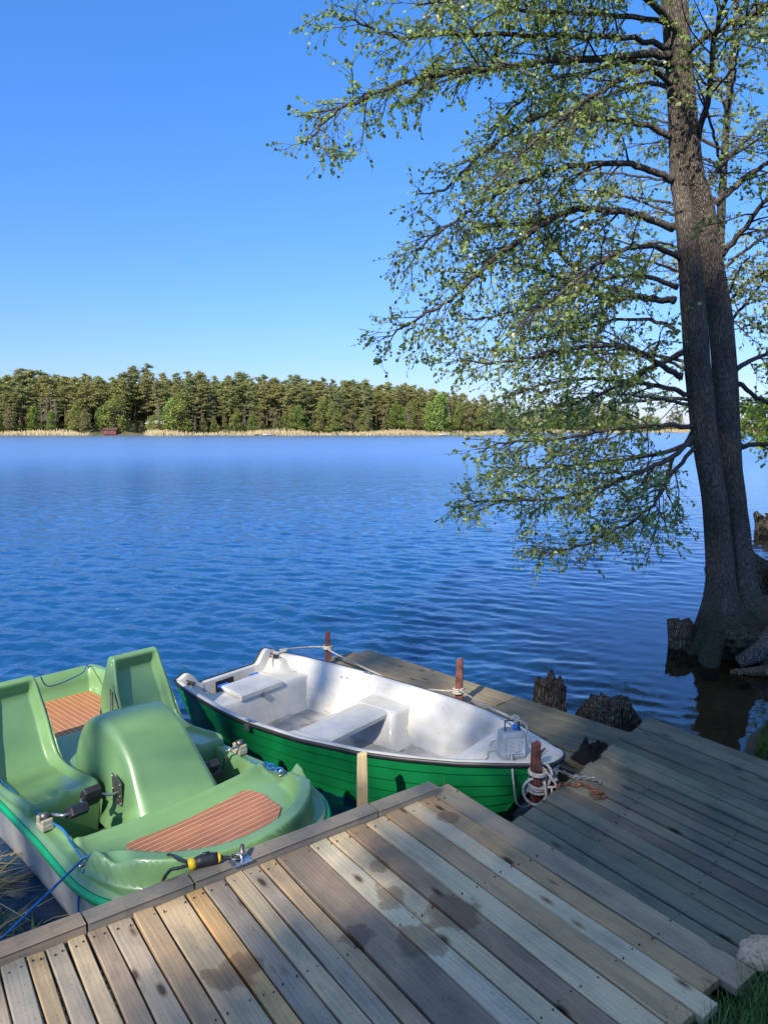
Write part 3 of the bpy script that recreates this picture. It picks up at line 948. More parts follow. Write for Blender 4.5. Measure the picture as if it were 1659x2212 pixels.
# hatch lid
mb = MB()
lv = []
for z, i in ((.330, 0.0), (.358, 0.0), (.366, .012)):
    for (x, y) in ((.455, -.25), (.455, .21), (.165, .22), (.165, -.21)):
        lv.append((x - i * (1 if x > .3 else -1), y - i * (1 if y > 0 else -1), z))
mb.add(lv, [(3, 2, 1, 0), (0, 1, 5, 4), (1, 2, 6, 5), (2, 3, 7, 6), (3, 0, 4, 7), (4, 5, 9, 8), (5, 6, 10, 9), (6, 7, 11, 10), (7, 4, 8, 11), (8, 9, 10, 11)])
add_box(mb, (.463, -.02, .335), (.022, .458, .045))
lid = bevel(mb.build('hatch_lid', M['white_grp'], row, smooth=False, local=True), .006, 2)
for yy in (-.17, .17):
    mb = MB(); add_box(mb, (.163, yy, .350), (.03, .10, .022)); add_tube(mb, [(.15, yy - .05, .362), (.15, yy + .05, .362)], .007, 8)
    mb.build('hinge', M['blue_plastic'], lid, smooth=False, local=True)
mb = MB(); add_box(mb, (.482, -.01, .300), (.012, .022, .05)); add_tube(mb, [(.492, -.01, .275), (.492, -.01, .32)], .007, 8)
mb.build('latch', M['steel'], lid, smooth=False, local=True)
mb = MB()
add_box(mb, (.069, -.085, .315), (.008, .19, .105)); add_box(mb, (.074, -.085, .275), (.01, .05, .03))
mb.build('motor_plate', M['black'], row, smooth=False, local=True)
for sy in (-1, 1):
    mb = MB(); y = sy * .46
    for k in (-.02, .02): add_tube(mb, [(.10 + k, y, .43), (.10 + k, y, .452)], .008, 8)
    add_tube(mb, smooth_path([(.03, y, .458), (.07, y, .455), (.10, y, .452), (.13, y, .455), (.17, y, .458)], 3), [.004, .006, .007, .008, .009, .009, .009, .009, .009, .008, .007, .006, .004], 8)
    add_box(mb, (.10, y, .431), (.085, .03, .006))
    mb.build('cleat', M['black'], row, local=True)
# rubber rub rail round the boat
def rail_pt(u, s): return (u, s * (rb_hb(u) + .006), rb_zg(u) - .008)
path = []
wq = np.linspace(-.53, .53, 31)
left = [rail_pt(u, -1) for u in US if u > .02]
right = [rail_pt(u, 1) for u in reversed(US) if u > .02]
stern = [(-.012, w, tr_top(w) - .010) for w in wq[::-1]]
loop = left + right[1:] + stern
vs = []; nn_ = 8
for i, p in enumerate(loop):
    a = Vector(loop[i - 1]); b = Vector(loop[(i + 1) % len(loop)]); t = (b - a).normalized()
    side = Vector((t.y, -t.x, 0)).normalized(); upv = t.cross(side)
    if upv.z < 0: upv = -upv
    for k in range(nn_):
        an = 2 * PI * k / nn_
        vs.append(Vector(p) + side * math.cos(an) * .010 + upv * math.sin(an) * .016)
nl = len(loop)
fs = [(i * nn_ + k, i * nn_ + (k + 1) % nn_, ((i + 1) % nl) * nn_ + (k + 1) % nn_, ((i + 1) % nl) * nn_ + k) for i in range(nl) for k in range(nn_)]
mb = MB(); mb.add(vs, fs)
mb.build('rub_rail', M['rubber'], row, local=True)
# thwart
def slab(mb, prof, wfun, nw=13):
    rows = [[(u, wfun(u, z, -1) + (wfun(u, z, 1) - wfun(u, z, -1)) * j / (nw - 1), z) for j in range(nw)] for (u, z) in prof]
    mb.add([p for r in rows for p in r], grid_faces(len(rows), nw))
tz = .30
prof = [(1.20, tz - .045), (1.195, tz - .012), (1.205, tz - .002), (1.23, tz), (1.235, tz - .004), (1.245, tz), (1.36, tz + .002), (1.48, tz), (1.50, tz - .004), (1.51, tz - .014), (1.505, tz - .045), (1.20, tz - .045)]
mb = MB(); slab(mb, prof, lambda u, z, s: s * (rb_lw(u, .29) + .01))
o = mb.build('middle_seat', M['white_grp'], row, local=True)
es = o.modifiers.new('es', 'EDGE_SPLIT'); es.split_angle = R(50)
for s in (-1, 1):
    rows = []
    for z, wi, u0, u1 in ((.305, .36, 1.19, 1.55), (.298, .335, 1.17, 1.57), (.28, .325, 1.16, 1.575), (.22, .305, 1.15, 1.58), (.15, .28, 1.14, 1.60), (.11, .25, 1.12, 1.62), (.085, .21, 1.09, 1.66), (.07, .17, 1.06, 1.70)):
        r = []
        rr = .05
        wo = rb_lw((u0 + u1) / 2, z) + .02
        r.append((u0, s * wo, z)); r.append((u0, s * (wi + rr), z))
        for k in range(1, 5):
            a = k / 5 * PI / 2
            r.append((u0 + rr * (1 - math.cos(a)), s * (wi + rr * (1 - math.sin(a))), z))
        for k in range(5):
            a = k / 5 * PI / 2
            r.append((u1 - rr * (1 - math.sin(a)), s * (wi + rr * (1 - math.cos(a))), z))
        r.append((u1, s * (wi + rr), z)); r.append((u1, s * wo, z))
        rows.append(r)
    nv = len(rows[0]); mb = MB(); mb.add([p for r in rows for p in r], grid_faces(len(rows), nv))
    mb.add(rows[0], [tuple(range(nv))])
    # upper shoulder of the pod running up the side wall
    rows = []
    for z, d in ((.30, .02), (.33, .015), (.37, .01), (.40, .004), (.41, -.01)):
        rows.append([(u, s * (rb_lw(u, z) - d * (1 if 1.18 < u < 1.54 else 0) + .001 - (0 if 1.18 < u < 1.54 else -.012)), z) for u in (1.14, 1.17, 1.20, 1.36, 1.52, 1.55, 1.58)])
    mb.add([p for r in rows for p in r], grid_faces(5, 7))
    mb.build('seat_pod', M['white_grp'], row, local=True)
# bow deck
rows = []
for u, z in [(2.50, .27), (2.505, .40), (2.508, .43), (2.515, .438), (2.53, .442), (2.65, .446), (2.75, .448), (2.85, .452), (2.95, .456), (3.02, .462), (3.05, .466), (3.07, .47)]:
    w = max(.004, rb_hb(u) - .034)
    rows.append([(u, w * q, z + .004 * (1 - q * q)) for q in np.linspace(-1, 1, 15)])
mb = MB(); mb.add([p for r in rows for p in r], grid_faces(len(rows), 15))
o = mb.build('bow_deck', M['white_grp'], row, local=True)
es = o.modifiers.new('es', 'EDGE_SPLIT'); es.split_angle = R(50)
mb = MB()
for k in (-.02, .02): add_tube(mb, [(2.955, k, .455), (2.955, k, .486)], .007, 8)
add_tube(mb, [(2.955, -.085, .495), (2.955, -.03, .487), (2.955, .03, .487), (2.955, .085, .495)], [.005, .008, .008, .005], 8)
mb.build('cleat', M['black'], row, local=True)
# oarlock fittings
for s in (-1, 1):
    for u in (1.05,):
        mb = MB(); y = s * (rb_hb(u) + .008)
        add_box(mb, (u, s * (rb_hb(u) - .022), rb_zg(u) + .011), (.09, .03, .006)); add_box(mb, (u, y + s * .012, rb_zg(u) - .025), (.05, .012, .04))
        add_tube(mb, [(u, y - s * .02, rb_zg(u) + .005), (u, y - s * .02, rb_zg(u) + .022)], .012, 10)
        mb.build('oarlock_socket', M['steel'], row, smooth=False, local=True)
for uu, ww in ((.80, .62), (.86, .62)):
    mb = MB(); w_ = rb_lw(uu, .36)
    add_tube(mb, [(uu, w_ - .003, .36), (uu, w_ + .003, .36)], .008, 8); mb.build('bolt', M['dark_steel'], row, local=True)

def R2W(u, w, z, O=(-1.36, 6.22), a=(.785, -.62)):
    L = math.hypot(*a); a = (a[0] / L, a[1] / L)
    return (O[0] + u * a[0] - w * a[1], O[1] + u * a[1] + w * a[0], z)
def P2W(u, w, z): return R2W(u, w, z, (-1.715, 4.5), (.73, -.683))

# ------------------------------------------------------------------ pedal boat
ped = empty('pedal_boat', (-1.715, 4.5, 0.0), 'green moulded pedal boat with two seats and terracotta floor mats', 'boat', rz=math.atan2(-.683, .73))
PU0, PU1 = -1.52, 1.60
def pb_hw(u):
    b = interp(u, [-1.52, -1.3, -.6, 0, .5, .9, 1.1, 1.2], [.61, .635, .645, .655, .672, .70, .685, .665])
    if u > .95:
        t = (u - .95) / (PU1 - .95)
        b = .70 * max(0.0, 1 - t ** 2.5) ** (1 / 2.1)
    if u < -1.3:
        t = (-1.3 - u) / .22
        b = .625 * (1 - .10 * t ** 3)
    return b
def rrect(u, w, u0, u1, w0, w1, r):
    cx, cy = (u0 + u1) / 2, (w0 + w1) / 2
    dx = abs(u - cx) - (u1 - u0) / 2 + r; dy = abs(w - cy) - (w1 - w0) / 2 + r
    return math.hypot(max(dx, 0), max(dy, 0)) + min(max(dx, dy), 0) - r
def bow_d(u, w):
    """distance inwards from the bow outline (approx.)"""
    r = math.hypot((u - .93) / (PU1 - .93), w / .70) if u > .93 else abs(w) / pb_hw(u)
    return (1 - r) * .66
def pb_z(u, w):
    a = abs(w)
    z = 0.375
    # foot wells both sides of the wheel housing
    d = rrect(u, a, -.10, .745, .165, .555 + .01 * u, .07)
    k = sstep(.004, -.022, d)
    z = z * (1 - k) + (0.13) * k
    # raised ledge in front of the wells
    lg = math.exp(-((u - .80 + .05 * (a / .6) ** 2) / .036) ** 2)
    z += .040 * lg * sstep(.64, .56, a)
    # side coaming
    z += .016 * math.exp(-((a - .585) / .018) ** 2) * sstep(.95, .7, u) * sstep(-.3, 0, u)
    # foredeck a little lower
    z -= .012 * sstep(.86, .90, u) * sstep(.66, .6, a)
    # crescent bow wall
    if u > .80:
        d = bow_d(u, w)
        ang = sstep(.94, 1.06, u)
        notch = 1 - .30 * math.exp(-((a - .58) / .035) ** 2) * sstep(1.35, 1.15, u)
        wall = sstep(.035, .055, d) * sstep(.140, .118, d)
        z += .140 * wall * ang * notch
    # stern platform and its rail
    dst = min(u - PU0, pb_hw(u) - a)
    if u < -.62:
        f = sstep(-.62, -.80, u)
        rail = sstep(.012, .03, dst) * sstep(.115, .085, dst)
        z += (.19 * rail) * f
        z += -.01 * f * (1 - rail)
    # drain edge at the rim
    dr = min(pb_hw(u) - a, PU1 - u if u > 1.2 else 9)
    z -= .03 * sstep(.02, .0, dr)
    return z
ulist = sorted(set([round(v, 4) for v in list(np.arange(PU0, -.6, .02)) + list(np.arange(-.6, 1.0, .0135)) + list(np.arange(1.0, 1.5, .012)) + list(np.arange(1.5, 1.6, .006)) + [1.5985]]))
slist = np.linspace(-1, 1, 150)
vs = []
for u in ulist:
    hw = max(pb_hw(u), .004)
    for s in slist:
        w = s * hw
        vs.append((u, w, pb_z(u, w)))
mb = MB(); mb.add(vs, grid_faces(len(ulist), len(slist)))
mb.build('deck', M['green_shell'], ped, local=True)
# hull sides
def outline(inset=0.0):
    pts = []
    us = [u for u in ulist[::3]] + [1.5985]
    for u in us: pts.append((u, -max(0, pb_hw(u) - inset)))
    for u in reversed(us): pts.append((u, max(0, pb_hw(u) - inset)))
    return pts
ol = outline()
rows = []
for z, k, du in ((.330, 1.0, 0), (.26, .985, 0), (.16, .965, .01), (.06, .94, .03), (-.02, .90, .06), (-.10, .78, .14), (-.14, .55, .3)):
    rows.append([(u * (1 - (.055 * (1 - k) * 10 if u > 0 else .04 * (1 - k) * 5)), w * k, z) for u, w in ol])
mb = MB(); n_ = len(ol)
fs = [(i * n_ + j, (i + 1) * n_ + j, (i + 1) * n_ + (j + 1) % n_, i * n_ + (j + 1) % n_) for i in range(len(rows) - 1) for j in range(n_)]
mb.add([p for r in rows for p in r], fs)
hullo = mb.build('hull', M['hull_grey'], ped, local=True)
# bright rubber band
vs = []; nn_ = 10
for i, (u, w) in enumerate(ol):
    a = Vector((*ol[i - 1], 0)); b = Vector((*ol[(i + 1) % n_], 0)); t = (b - a)
    t = t.normalized() if t.length > 1e-6 else Vector((0, 1, 0))
    side = Vector((t.y, -t.x, 0))
    for k in range(nn_):
        an = 2 * PI * k / nn_
        vs.append(Vector((u, w, .318)) + side * (math.cos(an) * .017 + .004) + Vector((0, 0, math.sin(an) * .026)))
fs = [(i * nn_ + k, ((i + 1) % n_) * nn_ + k, ((i + 1) % n_) * nn_ + (k + 1) % nn_, i * nn_ + (k + 1) % nn_) for i in range(n_) for k in range(nn_)]
mb = MB(); mb.add(vs, fs); mb.build('rubber_band', M['green_band'], ped, local=True)
# wheel housing
HP = [(-.15, .13), (-.155, .30), (-.15, .42), (-.14, .50), (-.10, .60), (-.03, .685), (.06, .74), (.16, .765), (.27, .762), (.36, .735), (.45, .685), (.54, .61), (.62, .52), (.69, .44), (.735, .385), (.76, .34), (.77, .13)]
HPs = smooth_path([(u, 0, z) for u, z in HP], 3)
rows = []
nw = 29
for i, p in enumerate(HPs):
    u, z = p.x, p.z
    kz = sstep(.1, .75, z)
    hwid = .235 - .026 * kz + (.02 * sstep(.5, .75, u))
    r = []
    for j in range(nw):
        q = -1 + 2 * j / (nw - 1)
        # rounded shoulders
        w = .035 + q * hwid
        edge = max(0, abs(q) - .86) / .14
        inw = 1 - .045 * edge ** 2.2
        cu, cz = .29, .25
        r.append((cu + (u - cu) * inw, w, cz + (z - cz) * inw + .012 * (1 - q * q)))
    rows.append(r)
mb = MB(); mb.add([p for r in rows for p in r], grid_faces(len(rows), nw))
for j, sgn in ((0, -1), (nw - 1, 1)):
    rim = [r[j] for r in rows]
    rings = [rim]
    for k_, (sc, off) in enumerate(((.985, .004), (.93, .010), (.6, .016), (.25, .018))):
        rings.append([(.29 + (p[0] - .29) * sc, p[1] + sgn * off * (1 + .8 * (p[2] < .4)), .20 + (p[2] - .20) * sc) for p in rim])
    m_ = len(rim)
    mb.add([p for r_ in rings for p in r_], grid_faces(len(rings), m_))
    mb.add(rings[-1], [tuple(range(m_))])
mb.build('wheel_housing', M['green_shell'], ped, local=True)
# bulge beside the housing that carries the crank
for sgn in (-1,):
    rows = []
    for k in range(9):
        t = k / 8; z = .10 + .32 * t
        r = .15 * math.sqrt(max(.02, 1 - (t * .98) ** 3))
        rows.append([(.08 + r * 1.35 * math.cos(a), sgn * (.155 + r * .55 * math.sin(a)), z) for a in np.linspace(0, PI, 15)])
    mb = MB(); mb.add([p for r in rows for p in r], grid_faces(len(rows), 15)); mb.add(rows[-1], [tuple(range(15))])
    mb.build('crank_bulge', M['green_shell'], ped, local=True)
# little cup behind the housing
mb = MB()
cr = []
for rr_, zz_ in ((.058, .40), (.066, .50), (.070, .545), (.062, .552), (.054, .545), (.045, .49), (.0, .485)):
    cr.append([(-.16 + rr_ * math.cos(a), -.05 + rr_ * math.sin(a), zz_) for a in np.linspace(0, 2 * PI, 21)])
mb.add([p for r in cr for p in r], grid_faces(len(cr), 21)); mb.build('cup_holder', M['green_shell'], ped, local=True)

# seats
def seat(s):
    side = smooth_path([(.27, 0, .12), (.285, 0, .30), (.28, 0, .405), (.25, 0, .442), (.16, 0, .440), (.02, 0, .422), (-.14, 0, .412), (-.25, 0, .435), (-.32, 0, .50), (-.375, 0, .60), (-.42, 0, .70), (-.46, 0, .80), (-.485, 0, .865), (-.51, 0, .893), (-.555, 0, .893), (-.585, 0, .86), (-.62, 0, .72), (-.66, 0, .54), (-.70, 0, .36)], 4)
    nw = 41; rows = []
    n = len(side)
    for i, p in enumerate(side):
        u, z = p.x, p.z
        a = side[max(0, i - 1)]; b = side[min(n - 1, i + 1)]; t = (b - a).normalized()
        nx, nz = t.z, -t.x            # outward normal of the profile
        if i < n * .5 and nz < 0 and nx < 0: nx, nz = -nx, -nz
        nx, nz = (abs(nx), abs(nz)) if i < n * .68 else (nx, nz)
        frac = i / (n - 1)
        topk = sstep(.60, .893, z) if u < -.3 else 0
        hw = .207 - .026 * topk - .02 * sstep(.36, .2, z)
        cc = .437
        rec = sstep(.10, .20, frac) * sstep(.70, .60, frac)
        rec2 = .030 * rec + .040 * rec * sstep(-.1, -.3, u)
        r = []
        for j in range(nw):
            q = -1 + 2 * j / (nw - 1)
            q2 = math.copysign(abs(q) ** .85, q)
            kk = sstep(.92, .64, abs(q))
            cor = max(0, abs(q) - .9) / .1
            dep = rec2 * kk
            # two leg hollows with a ridge between them at the front of the pan
            ridge = .018 * math.exp(-(q / .10) ** 2) * sstep(-.02, .21, u) * (1 if z > .38 and u < .28 else 0)
            rr_ = .014 * cor ** 2 * (1 if z > .36 else 0)
            r.append((u - nx * (dep + rr_), s * cc + q2 * hw, z - nz * (dep + rr_) + ridge - (.02 * cor ** 2 * topk)))
        rows.append(r)
    mb = MB()
    fs = grid_faces(n, nw)
    mb.add([p for r in rows for p in r], fs)
    # side walls
    for j, sg in ((0, -1), (nw - 1, 1)):
        rim = [Vector(r[j]) for r in rows]
        m_ = len(rim)
        c_ = Vector((-.30, rim[0].y, .35))
        ring2 = [c_ + (q_ - c_) * .97 + Vector((0, sg * .006, 0)) for q_ in rim]
        cols_ = 14; base_u = np.linspace(.32, -.69, m_)
        ring3 = [Vector((base_u[i_] if True else 0, rim[0].y + sg * .012, .34)) for i_ in range(m_)]
        mid = [ring2[i_] * .5 + ring3[i_] * .5 + Vector((0, sg * .004, 0)) for i_ in range(m_)]
        mb.add(rim + ring2 + mid + ring3, grid_faces(4, m_))
    return mb.build('seat', M['green_shell'], ped, local=True)
seat(-1); seat(1)

# mats
def plate(name, poly, z, th, mat):
    n = len(poly)
    vs = [(x, y, z) for x, y in poly] + [(x, y, z - th) for x, y in poly]
    mb = MB(); mb.add(vs, [tuple(range(n))] + [(i, i + n, (i + 1) % n + n, (i + 1) % n) for i in range(n)])
    return mb.build(name, mat, ped, smooth=False, local=True)
rearp = [(-1.36, -.47), (-1.40, -.44), (-1.405, .46), (-1.37, .50), (-.72, .50), (-.70, .21), (-.20, .21), (-.19, -.21), (-.70, -.21), (-.72, -.50), (-1.33, -.50)]
plate('floor_mat', rearp, .3735, .006, M['mat_rear'])
arc = [(1.335 * 1.0 + .055 * math.cos(0) - .33 * (w / .5) ** 2 + 0.0, w) for w in np.linspace(-.40, .38, 15)]
frontp = [(.885, .33), (.90, .25), (.915, .10), (.925, -.05), (.925, -.18), (.915, -.30), (.905, -.385), (.93, -.415)] + [(min(u, 1.41), w) for u, w in arc] + [(1.0, .405), (.90, .375)]
plate('floor_mat', frontp, .373, .008, M['mat_front'])
# front ledge that the housing stands on (flat shelf)
# cranks, pedals, bearing blocks
for s in (-1, 1):
    zb = .415
    mb = MB()
    bx = s * .628
    add_box(mb, (.47, bx, .40), (.085, .065, .035)); add_box(mb, (.445, bx, .428), (.03, .06, .045)); add_box(mb, (.50, bx, .428), (.02, .06, .03))
    o = bevel(mb.build('bearing_block', M['beige'], ped, smooth=False, local=True), .006, 2)
    mb = MB(); add_tube(mb, [(.47, bx - .02, .448), (.47, bx + .02, .448)], .022, 12); mb.build('bearing', M['dark_steel'], o, local=True)
    mb = MB()
    if s < 0: pts = [(.47, -.64, .445), (.47, -.60, .445), (.51, -.585, .455), (.55, -.57, .46), (.56, -.54, .46), (.56, -.50, .46), (.555, -.44, .46), (.53, -.43, .455), (.46, -.425, .45), (.44, -.41, .45), (.44, -.36, .45), (.44, -.31, .445), (.46, -.29, .44), (.47, -.25, .43), (.47, -.15, .43)]
    else: pts = [(.50, .60, .445), (.50, .53, .445), (.47, .52, .40), (.44, .515, .30), (.43, .49, .28), (.43, .40, .28), (.44, .385, .30), (.56, .36, .40), (.57, .30, .42), (.52, .25, .42), (.50, .20, .43)]
    add_tube(mb, smooth_path(pts, 4), .0085, 8)
    ck = mb.build('crank', M['steel'], ped, local=True)
    peds = [(.56, -.495, .46, .5), (.44, -.36, .45, 1.1)] if s < 0 else [(.43, .445, .28, .2), (.57, .33, .415, .8)]
    for (pu, pw, pz, tilt) in peds:
        mb = MB(); vs = []
        prof = [(-.055, -.022), (-.05, .024), (-.02, .034), (.03, .034), (.055, .022), (.055, -.018), (.02, -.03), (-.03, -.03)]
        for yy, k in ((-.048, .9), (-.04, 1), (.04, 1), (.048, .9)):
            for (a_, b_) in prof:
                a2 = a_ * k; b2 = b_ * k
                vs.append((pu + a2 * math.cos(tilt) - b2 * math.sin(tilt), pw + yy, pz + a2 * math.sin(tilt) + b2 * math.cos(tilt)))
        fs = [(i * 8 + j, i * 8 + (j + 1) % 8, (i + 1) * 8 + (j + 1) % 8, (i + 1) * 8 + j) for i in range(3) for j in range(8)] + [tuple(range(7, -1, -1)), tuple(range(24, 32))]
        mb.add(vs, fs); mb.build('pedal', M['black'], ped, smooth=False, local=True)
    if s < 0:
        mb = MB(); mb.add([(.415, -.2225, .36), (.415, -.2225, .53), (.52, -.2225, .50), (.52, -.2225, .36), (.415, -.2165, .36), (.415, -.2165, .53), (.52, -.2165, .50), (.52, -.2165, .36)], [(3, 2, 1, 0), (4, 5, 6, 7), (0, 1, 5, 4), (1, 2, 6, 5), (2, 3, 7, 6), (3, 0, 4, 7)])
        pl_ = mb.build('crank_plate', M['dark_steel'], ped, smooth=False, local=True)
        for (a_, b_) in ((.425, .515), (.425, .375), (.51, .487), (.51, .375), (.425, .44), (.51, .42)):
            mb = MB(); add_tube(mb, [(a_, -.2285, b_), (a_, -.219, b_)], .005, 8)
            mb.build('rivet', M['steel'], pl_, local=True)
# steering rod behind the housing, right-hand rod
mb = MB(); add_tube(mb, smooth_path([(-.10, .03, .60), (-.20, .09, .70), (-.28, .13, .76)], 4), .0045, 6); add_tube(mb, [(-.10, .05, .58), (-.27, .14, .74)], .004, 6)
mb.build('steering_lever', M['dark_steel'], ped, local=True)
# mooring eyes
for (eu, ew) in ((.93, -.635), (.90, .63), (-1.42, .52)):
    mb = MB(); ring = [(eu + .004 * math.cos(a), ew + .018 * math.cos(a), .375 + .022 * max(0, math.sin(a)) + .012) for a in np.linspace(-.4, PI + .4, 12)]
    add_tube(mb, ring, .0045, 8); add_box(mb, (eu, ew, .378), (.022, .05, .008))
    mb.build('mooring_eye', M['steel'], ped, local=True)
# small teal cap on the well floor
mb = MB(); add_box(mb, (.66, -.46, .15), (.06, .05, .035), .4, taper=.5); mb.build('drain_cap', M['blue_plastic'], ped, smooth=False, local=True)

# ------------------------------------------------------------------ things on and between the boats
def rope(name, pts, r, mat, label=None, cat='rope', group=None, parent=None, sub=6, twist=True):
    P = smooth_path(pts, sub)
    mb = MB(); add_tube(mb, P, [r * (1 + .10 * math.sin(i * 2.1)) for i in range(len(P))], 7)
    o = mb.build(name, mat, parent)
    if label: tag(o, label, cat, group)
    return o

# jerrycan
jc = R2W(2.80, -.065, .452)
can = empty('jerrycan', jc, 'cloudy grey jerrycan with paper label standing on the bow of the rowing boat', 'canister', rz=R(14))
can.scale = (.9, .9, .9)
def can_ring(w, d, z, r, n=6):
    out = []
    for cx, cy, a0 in ((w - r, d - r, 0), (-w + r, d - r, PI / 2), (-w + r, -d + r, PI), (w - r, -d + r, 1.5 * PI)):
        for k in range(n):
            a = a0 + k / (n - 1) * PI / 2
            out.append((cx + r * math.cos(a), cy + r * math.sin(a), z))
    return out
rows = [can_ring(w, d, z, r) for w, d, z, r in ((.078, .055, 0, .02), (.088, .064, .008, .022), (.088, .064, .06, .022), (.0865, .0625, .065, .022), (.088, .064, .07, .022), (.088, .064, .165, .022), (.084, .06, .185, .022), (.072, .05, .196, .02), (.066, .044, .198, .018), (.058, .036, .192, .016))]
mb = MB(); n_ = len(rows[0]); mb.add([p for r in rows for p in r], grid_faces(len(rows), n_, True)); mb.add(rows[-1], [tuple(range(n_))])
mb.build('body', M['can'], can, local=True)
mb = MB(); mb.add([(-.055, -.0665, .03), (.072, -.0665, .03), (.072, -.0665, .15), (-.055, -.0665, .15), (-.055, -.0645, .03), (.072, -.0645, .03), (.072, -.0645, .15), (-.055, -.0645, .15)], [(0, 1, 2, 3), (0, 4, 5, 1), (1, 5, 6, 2), (2, 6, 7, 3), (3, 7, 4, 0)])
lb = mb.build('label', M['paper'], can, smooth=False, local=True)
mb = MB()
for i in range(9):
    z = .142 - i * .0095
    for x0, x1 in ((-.048, .004), (.010, .064)):
        xe = x1 - random.uniform(0, .012)
        add_box(mb, ((x0 + xe) / 2, -.0669, z), (xe - x0, .0006, .0022))
for i in range(6): add_box(mb, (-.042 + i * .019, -.0669, .042), (.013, .0006, .011))
add_box(mb, (.02, -.0669, .0585), (.045, .0006, .006))
mb.build('print_lines', M['ink'], lb, smooth=False, local=True)
mb = MB(); add_tube(mb, [(.035, .012, .192), (.035, .012, .222)], [.022, .020], 14); mb.build('cap', M['blue_plastic'], can, local=True)
mb = MB(); add_tube(mb, smooth_path([(-.05, .0, .19), (-.052, 0, .25), (-.04, 0, .262), (.03, -.005, .262), (.045, -.01, .25), (.05, -.02, .19)], 4), .005, 8); mb.build('handle', M['black'], can, local=True)
mb = MB()
add_tube(mb, smooth_path([(.0, 0, .262), (.02, .02, .285), (.045, 0, .28), (.03, -.02, .262), (.01, .0, .255), (.025, .015, .275)], 4), .008, 7)
mb.build('rope_knot', M['white_rope'], can, local=True)
kx = jc[0] + .02; ky = jc[1] - .01
bow_cl = R2W(2.955, -.04, .497)
rope('mooring_rope', [R2W(.10, .46, .466), R2W(.16, .56, .48), (-.95, 6.62, .47), (-.70, 6.80, .44), (-.562, 6.845, .425), (-.55, 6.82, .418), (-.52, 6.83, .415), (-.50, 6.80, .40), (-.2, 6.55, .33), (.2, 6.17, .285), (.45, 5.93, .335), (.57, 5.775, .385)], .0075, M['white_rope'], 'pale rope from the rowing boat stern cleat past two posts along its side', sub=8)
rope('mooring_rope', [(.60, 5.77, .40), (.60 + (kx - .60) * .5, 5.77 + (ky - 5.77) * .5, .40 + (jc[2] + .245 - .40) * .5 - .012), (kx, ky, jc[2] + .245)], .0075, M['white_rope'], 'taut pale rope from the jetty post down to the jerrycan handle', sub=6)
rope('mooring_rope', [(kx, ky, jc[2] + .245), (kx + .06, ky - .02, jc[2] + .22), ((kx + bow_cl[0]) / 2 + .02, (ky + bow_cl[1]) / 2, .56), bow_cl, (bow_cl[0] + .02, bow_cl[1] - .01, .49)], .006, M['white_rope'], 'short rope running from the jerrycan to the black bow cleat', sub=6)
rope('hanging_rope', [(jc[0] - .01, jc[1] - .07, .50), (jc[0] - .02, jc[1] - .13, .49), (jc[0] - .02, jc[1] - .19, .40), (jc[0] - .0, jc[1] - .20, .26), (jc[0] + .05, jc[1] - .16, .20), (jc[0] + .12, jc[1] - .10, .19), (.96, 4.20, .24)], .0065, M['white_rope'], 'thin pale rope hanging over the bow side below the jerrycan', sub=6)
rope('loose_rope', [R2W(2.62, -.02, .455), R2W(2.60, .06, .457), R2W(2.66, .12, .457), R2W(2.73, .08, .457), R2W(2.72, -.02, .457), R2W(2.66, -.10, .457), R2W(2.70, -.20, .457), R2W(2.62, -.25, .456)], .0035, M['white_rope'], 'thin twisted cord lying in a loop on the white bow deck', sub=6)
rope('loose_rope', [R2W(.10, .44, .46), R2W(.16, .40, .345), R2W(.24, .47, .333), R2W(.36, .53, .333), R2W(.43, .535, .325), R2W(.475, .52, .24), R2W(.52, .50, .14), R2W(.56, .48, .085), R2W(.7, .46, .082), R2W(.85, .43, .08)], .0055, M['white_rope'], 'white cord trailing from the stern cleat down inside the rowing boat', sub=6)
# rings round the posts
def coil(cx, cy, z, r, turns, rise, rr, start=0, wob=.0):
    pts = []
    n = int(turns * 10)
    for i in range(n + 1):
        a = start + i / 10 * 2 * PI
        k = r * (1 + wob * math.sin(i * 1.7))
        pts.append((cx + k * math.cos(a), cy + k * math.sin(a), z + rise * i / n))
    return pts
rope('rope_hitch', coil(-.535, 6.86, .405, .040, 3, .03, .007), .0075, M['white_rope'], 'rope turns hitched round the worn post behind the stern', sub=3)
rope('rope_hitch', coil(.604, 5.80, .355, .042, 3, .05, .007), .0075, M['white_rope'], 'rope turns hitched round the post beside the narrow jetty', sub=3)
px_, py_ = .905, 4.165
cpts = coil(px_, py_, .49, .047, 2, -.02, .01) + [(px_ - .07, py_ - .03, .43), (px_ - .085, py_ - .03, .36), (px_ - .05, py_ - .04, .31), (px_ + .0, py_ - .06, .31), (px_ + .05, py_ - .04, .36)] + coil(px_, py_, .40, .048, 2, -.04, .01) + [(px_ + .08, py_ - .02, .47), (px_ + .06, py_ - .0, .52), (px_ + .03, py_ + .04, .51)] + coil(px_, py_, .44, .052, 1.5, -.08, .01) + [(px_ + .075, py_ - .03, .40), (px_ + .06, py_ - .05, .30), (px_ + .07, py_ - .055, .24)]
rope('rope_coil', cpts, .0082, M['white_rope'], 'tangled pale rope wrapped round the red-brown post at the bow', sub=4)
rope('rope_coil', [(px_ + .03, py_ - .05, .45), (px_ + .04, py_ - .06, .36), (px_ + .02, py_ - .07, .28), (px_ + .0, py_ - .10, .22), (px_ - .05, py_ - .12, .20), (px_ - .10, py_ - .13, .2)], .0082, M['white_rope'], 'loose rope tail hanging below the tangle on the bow post', sub=5)
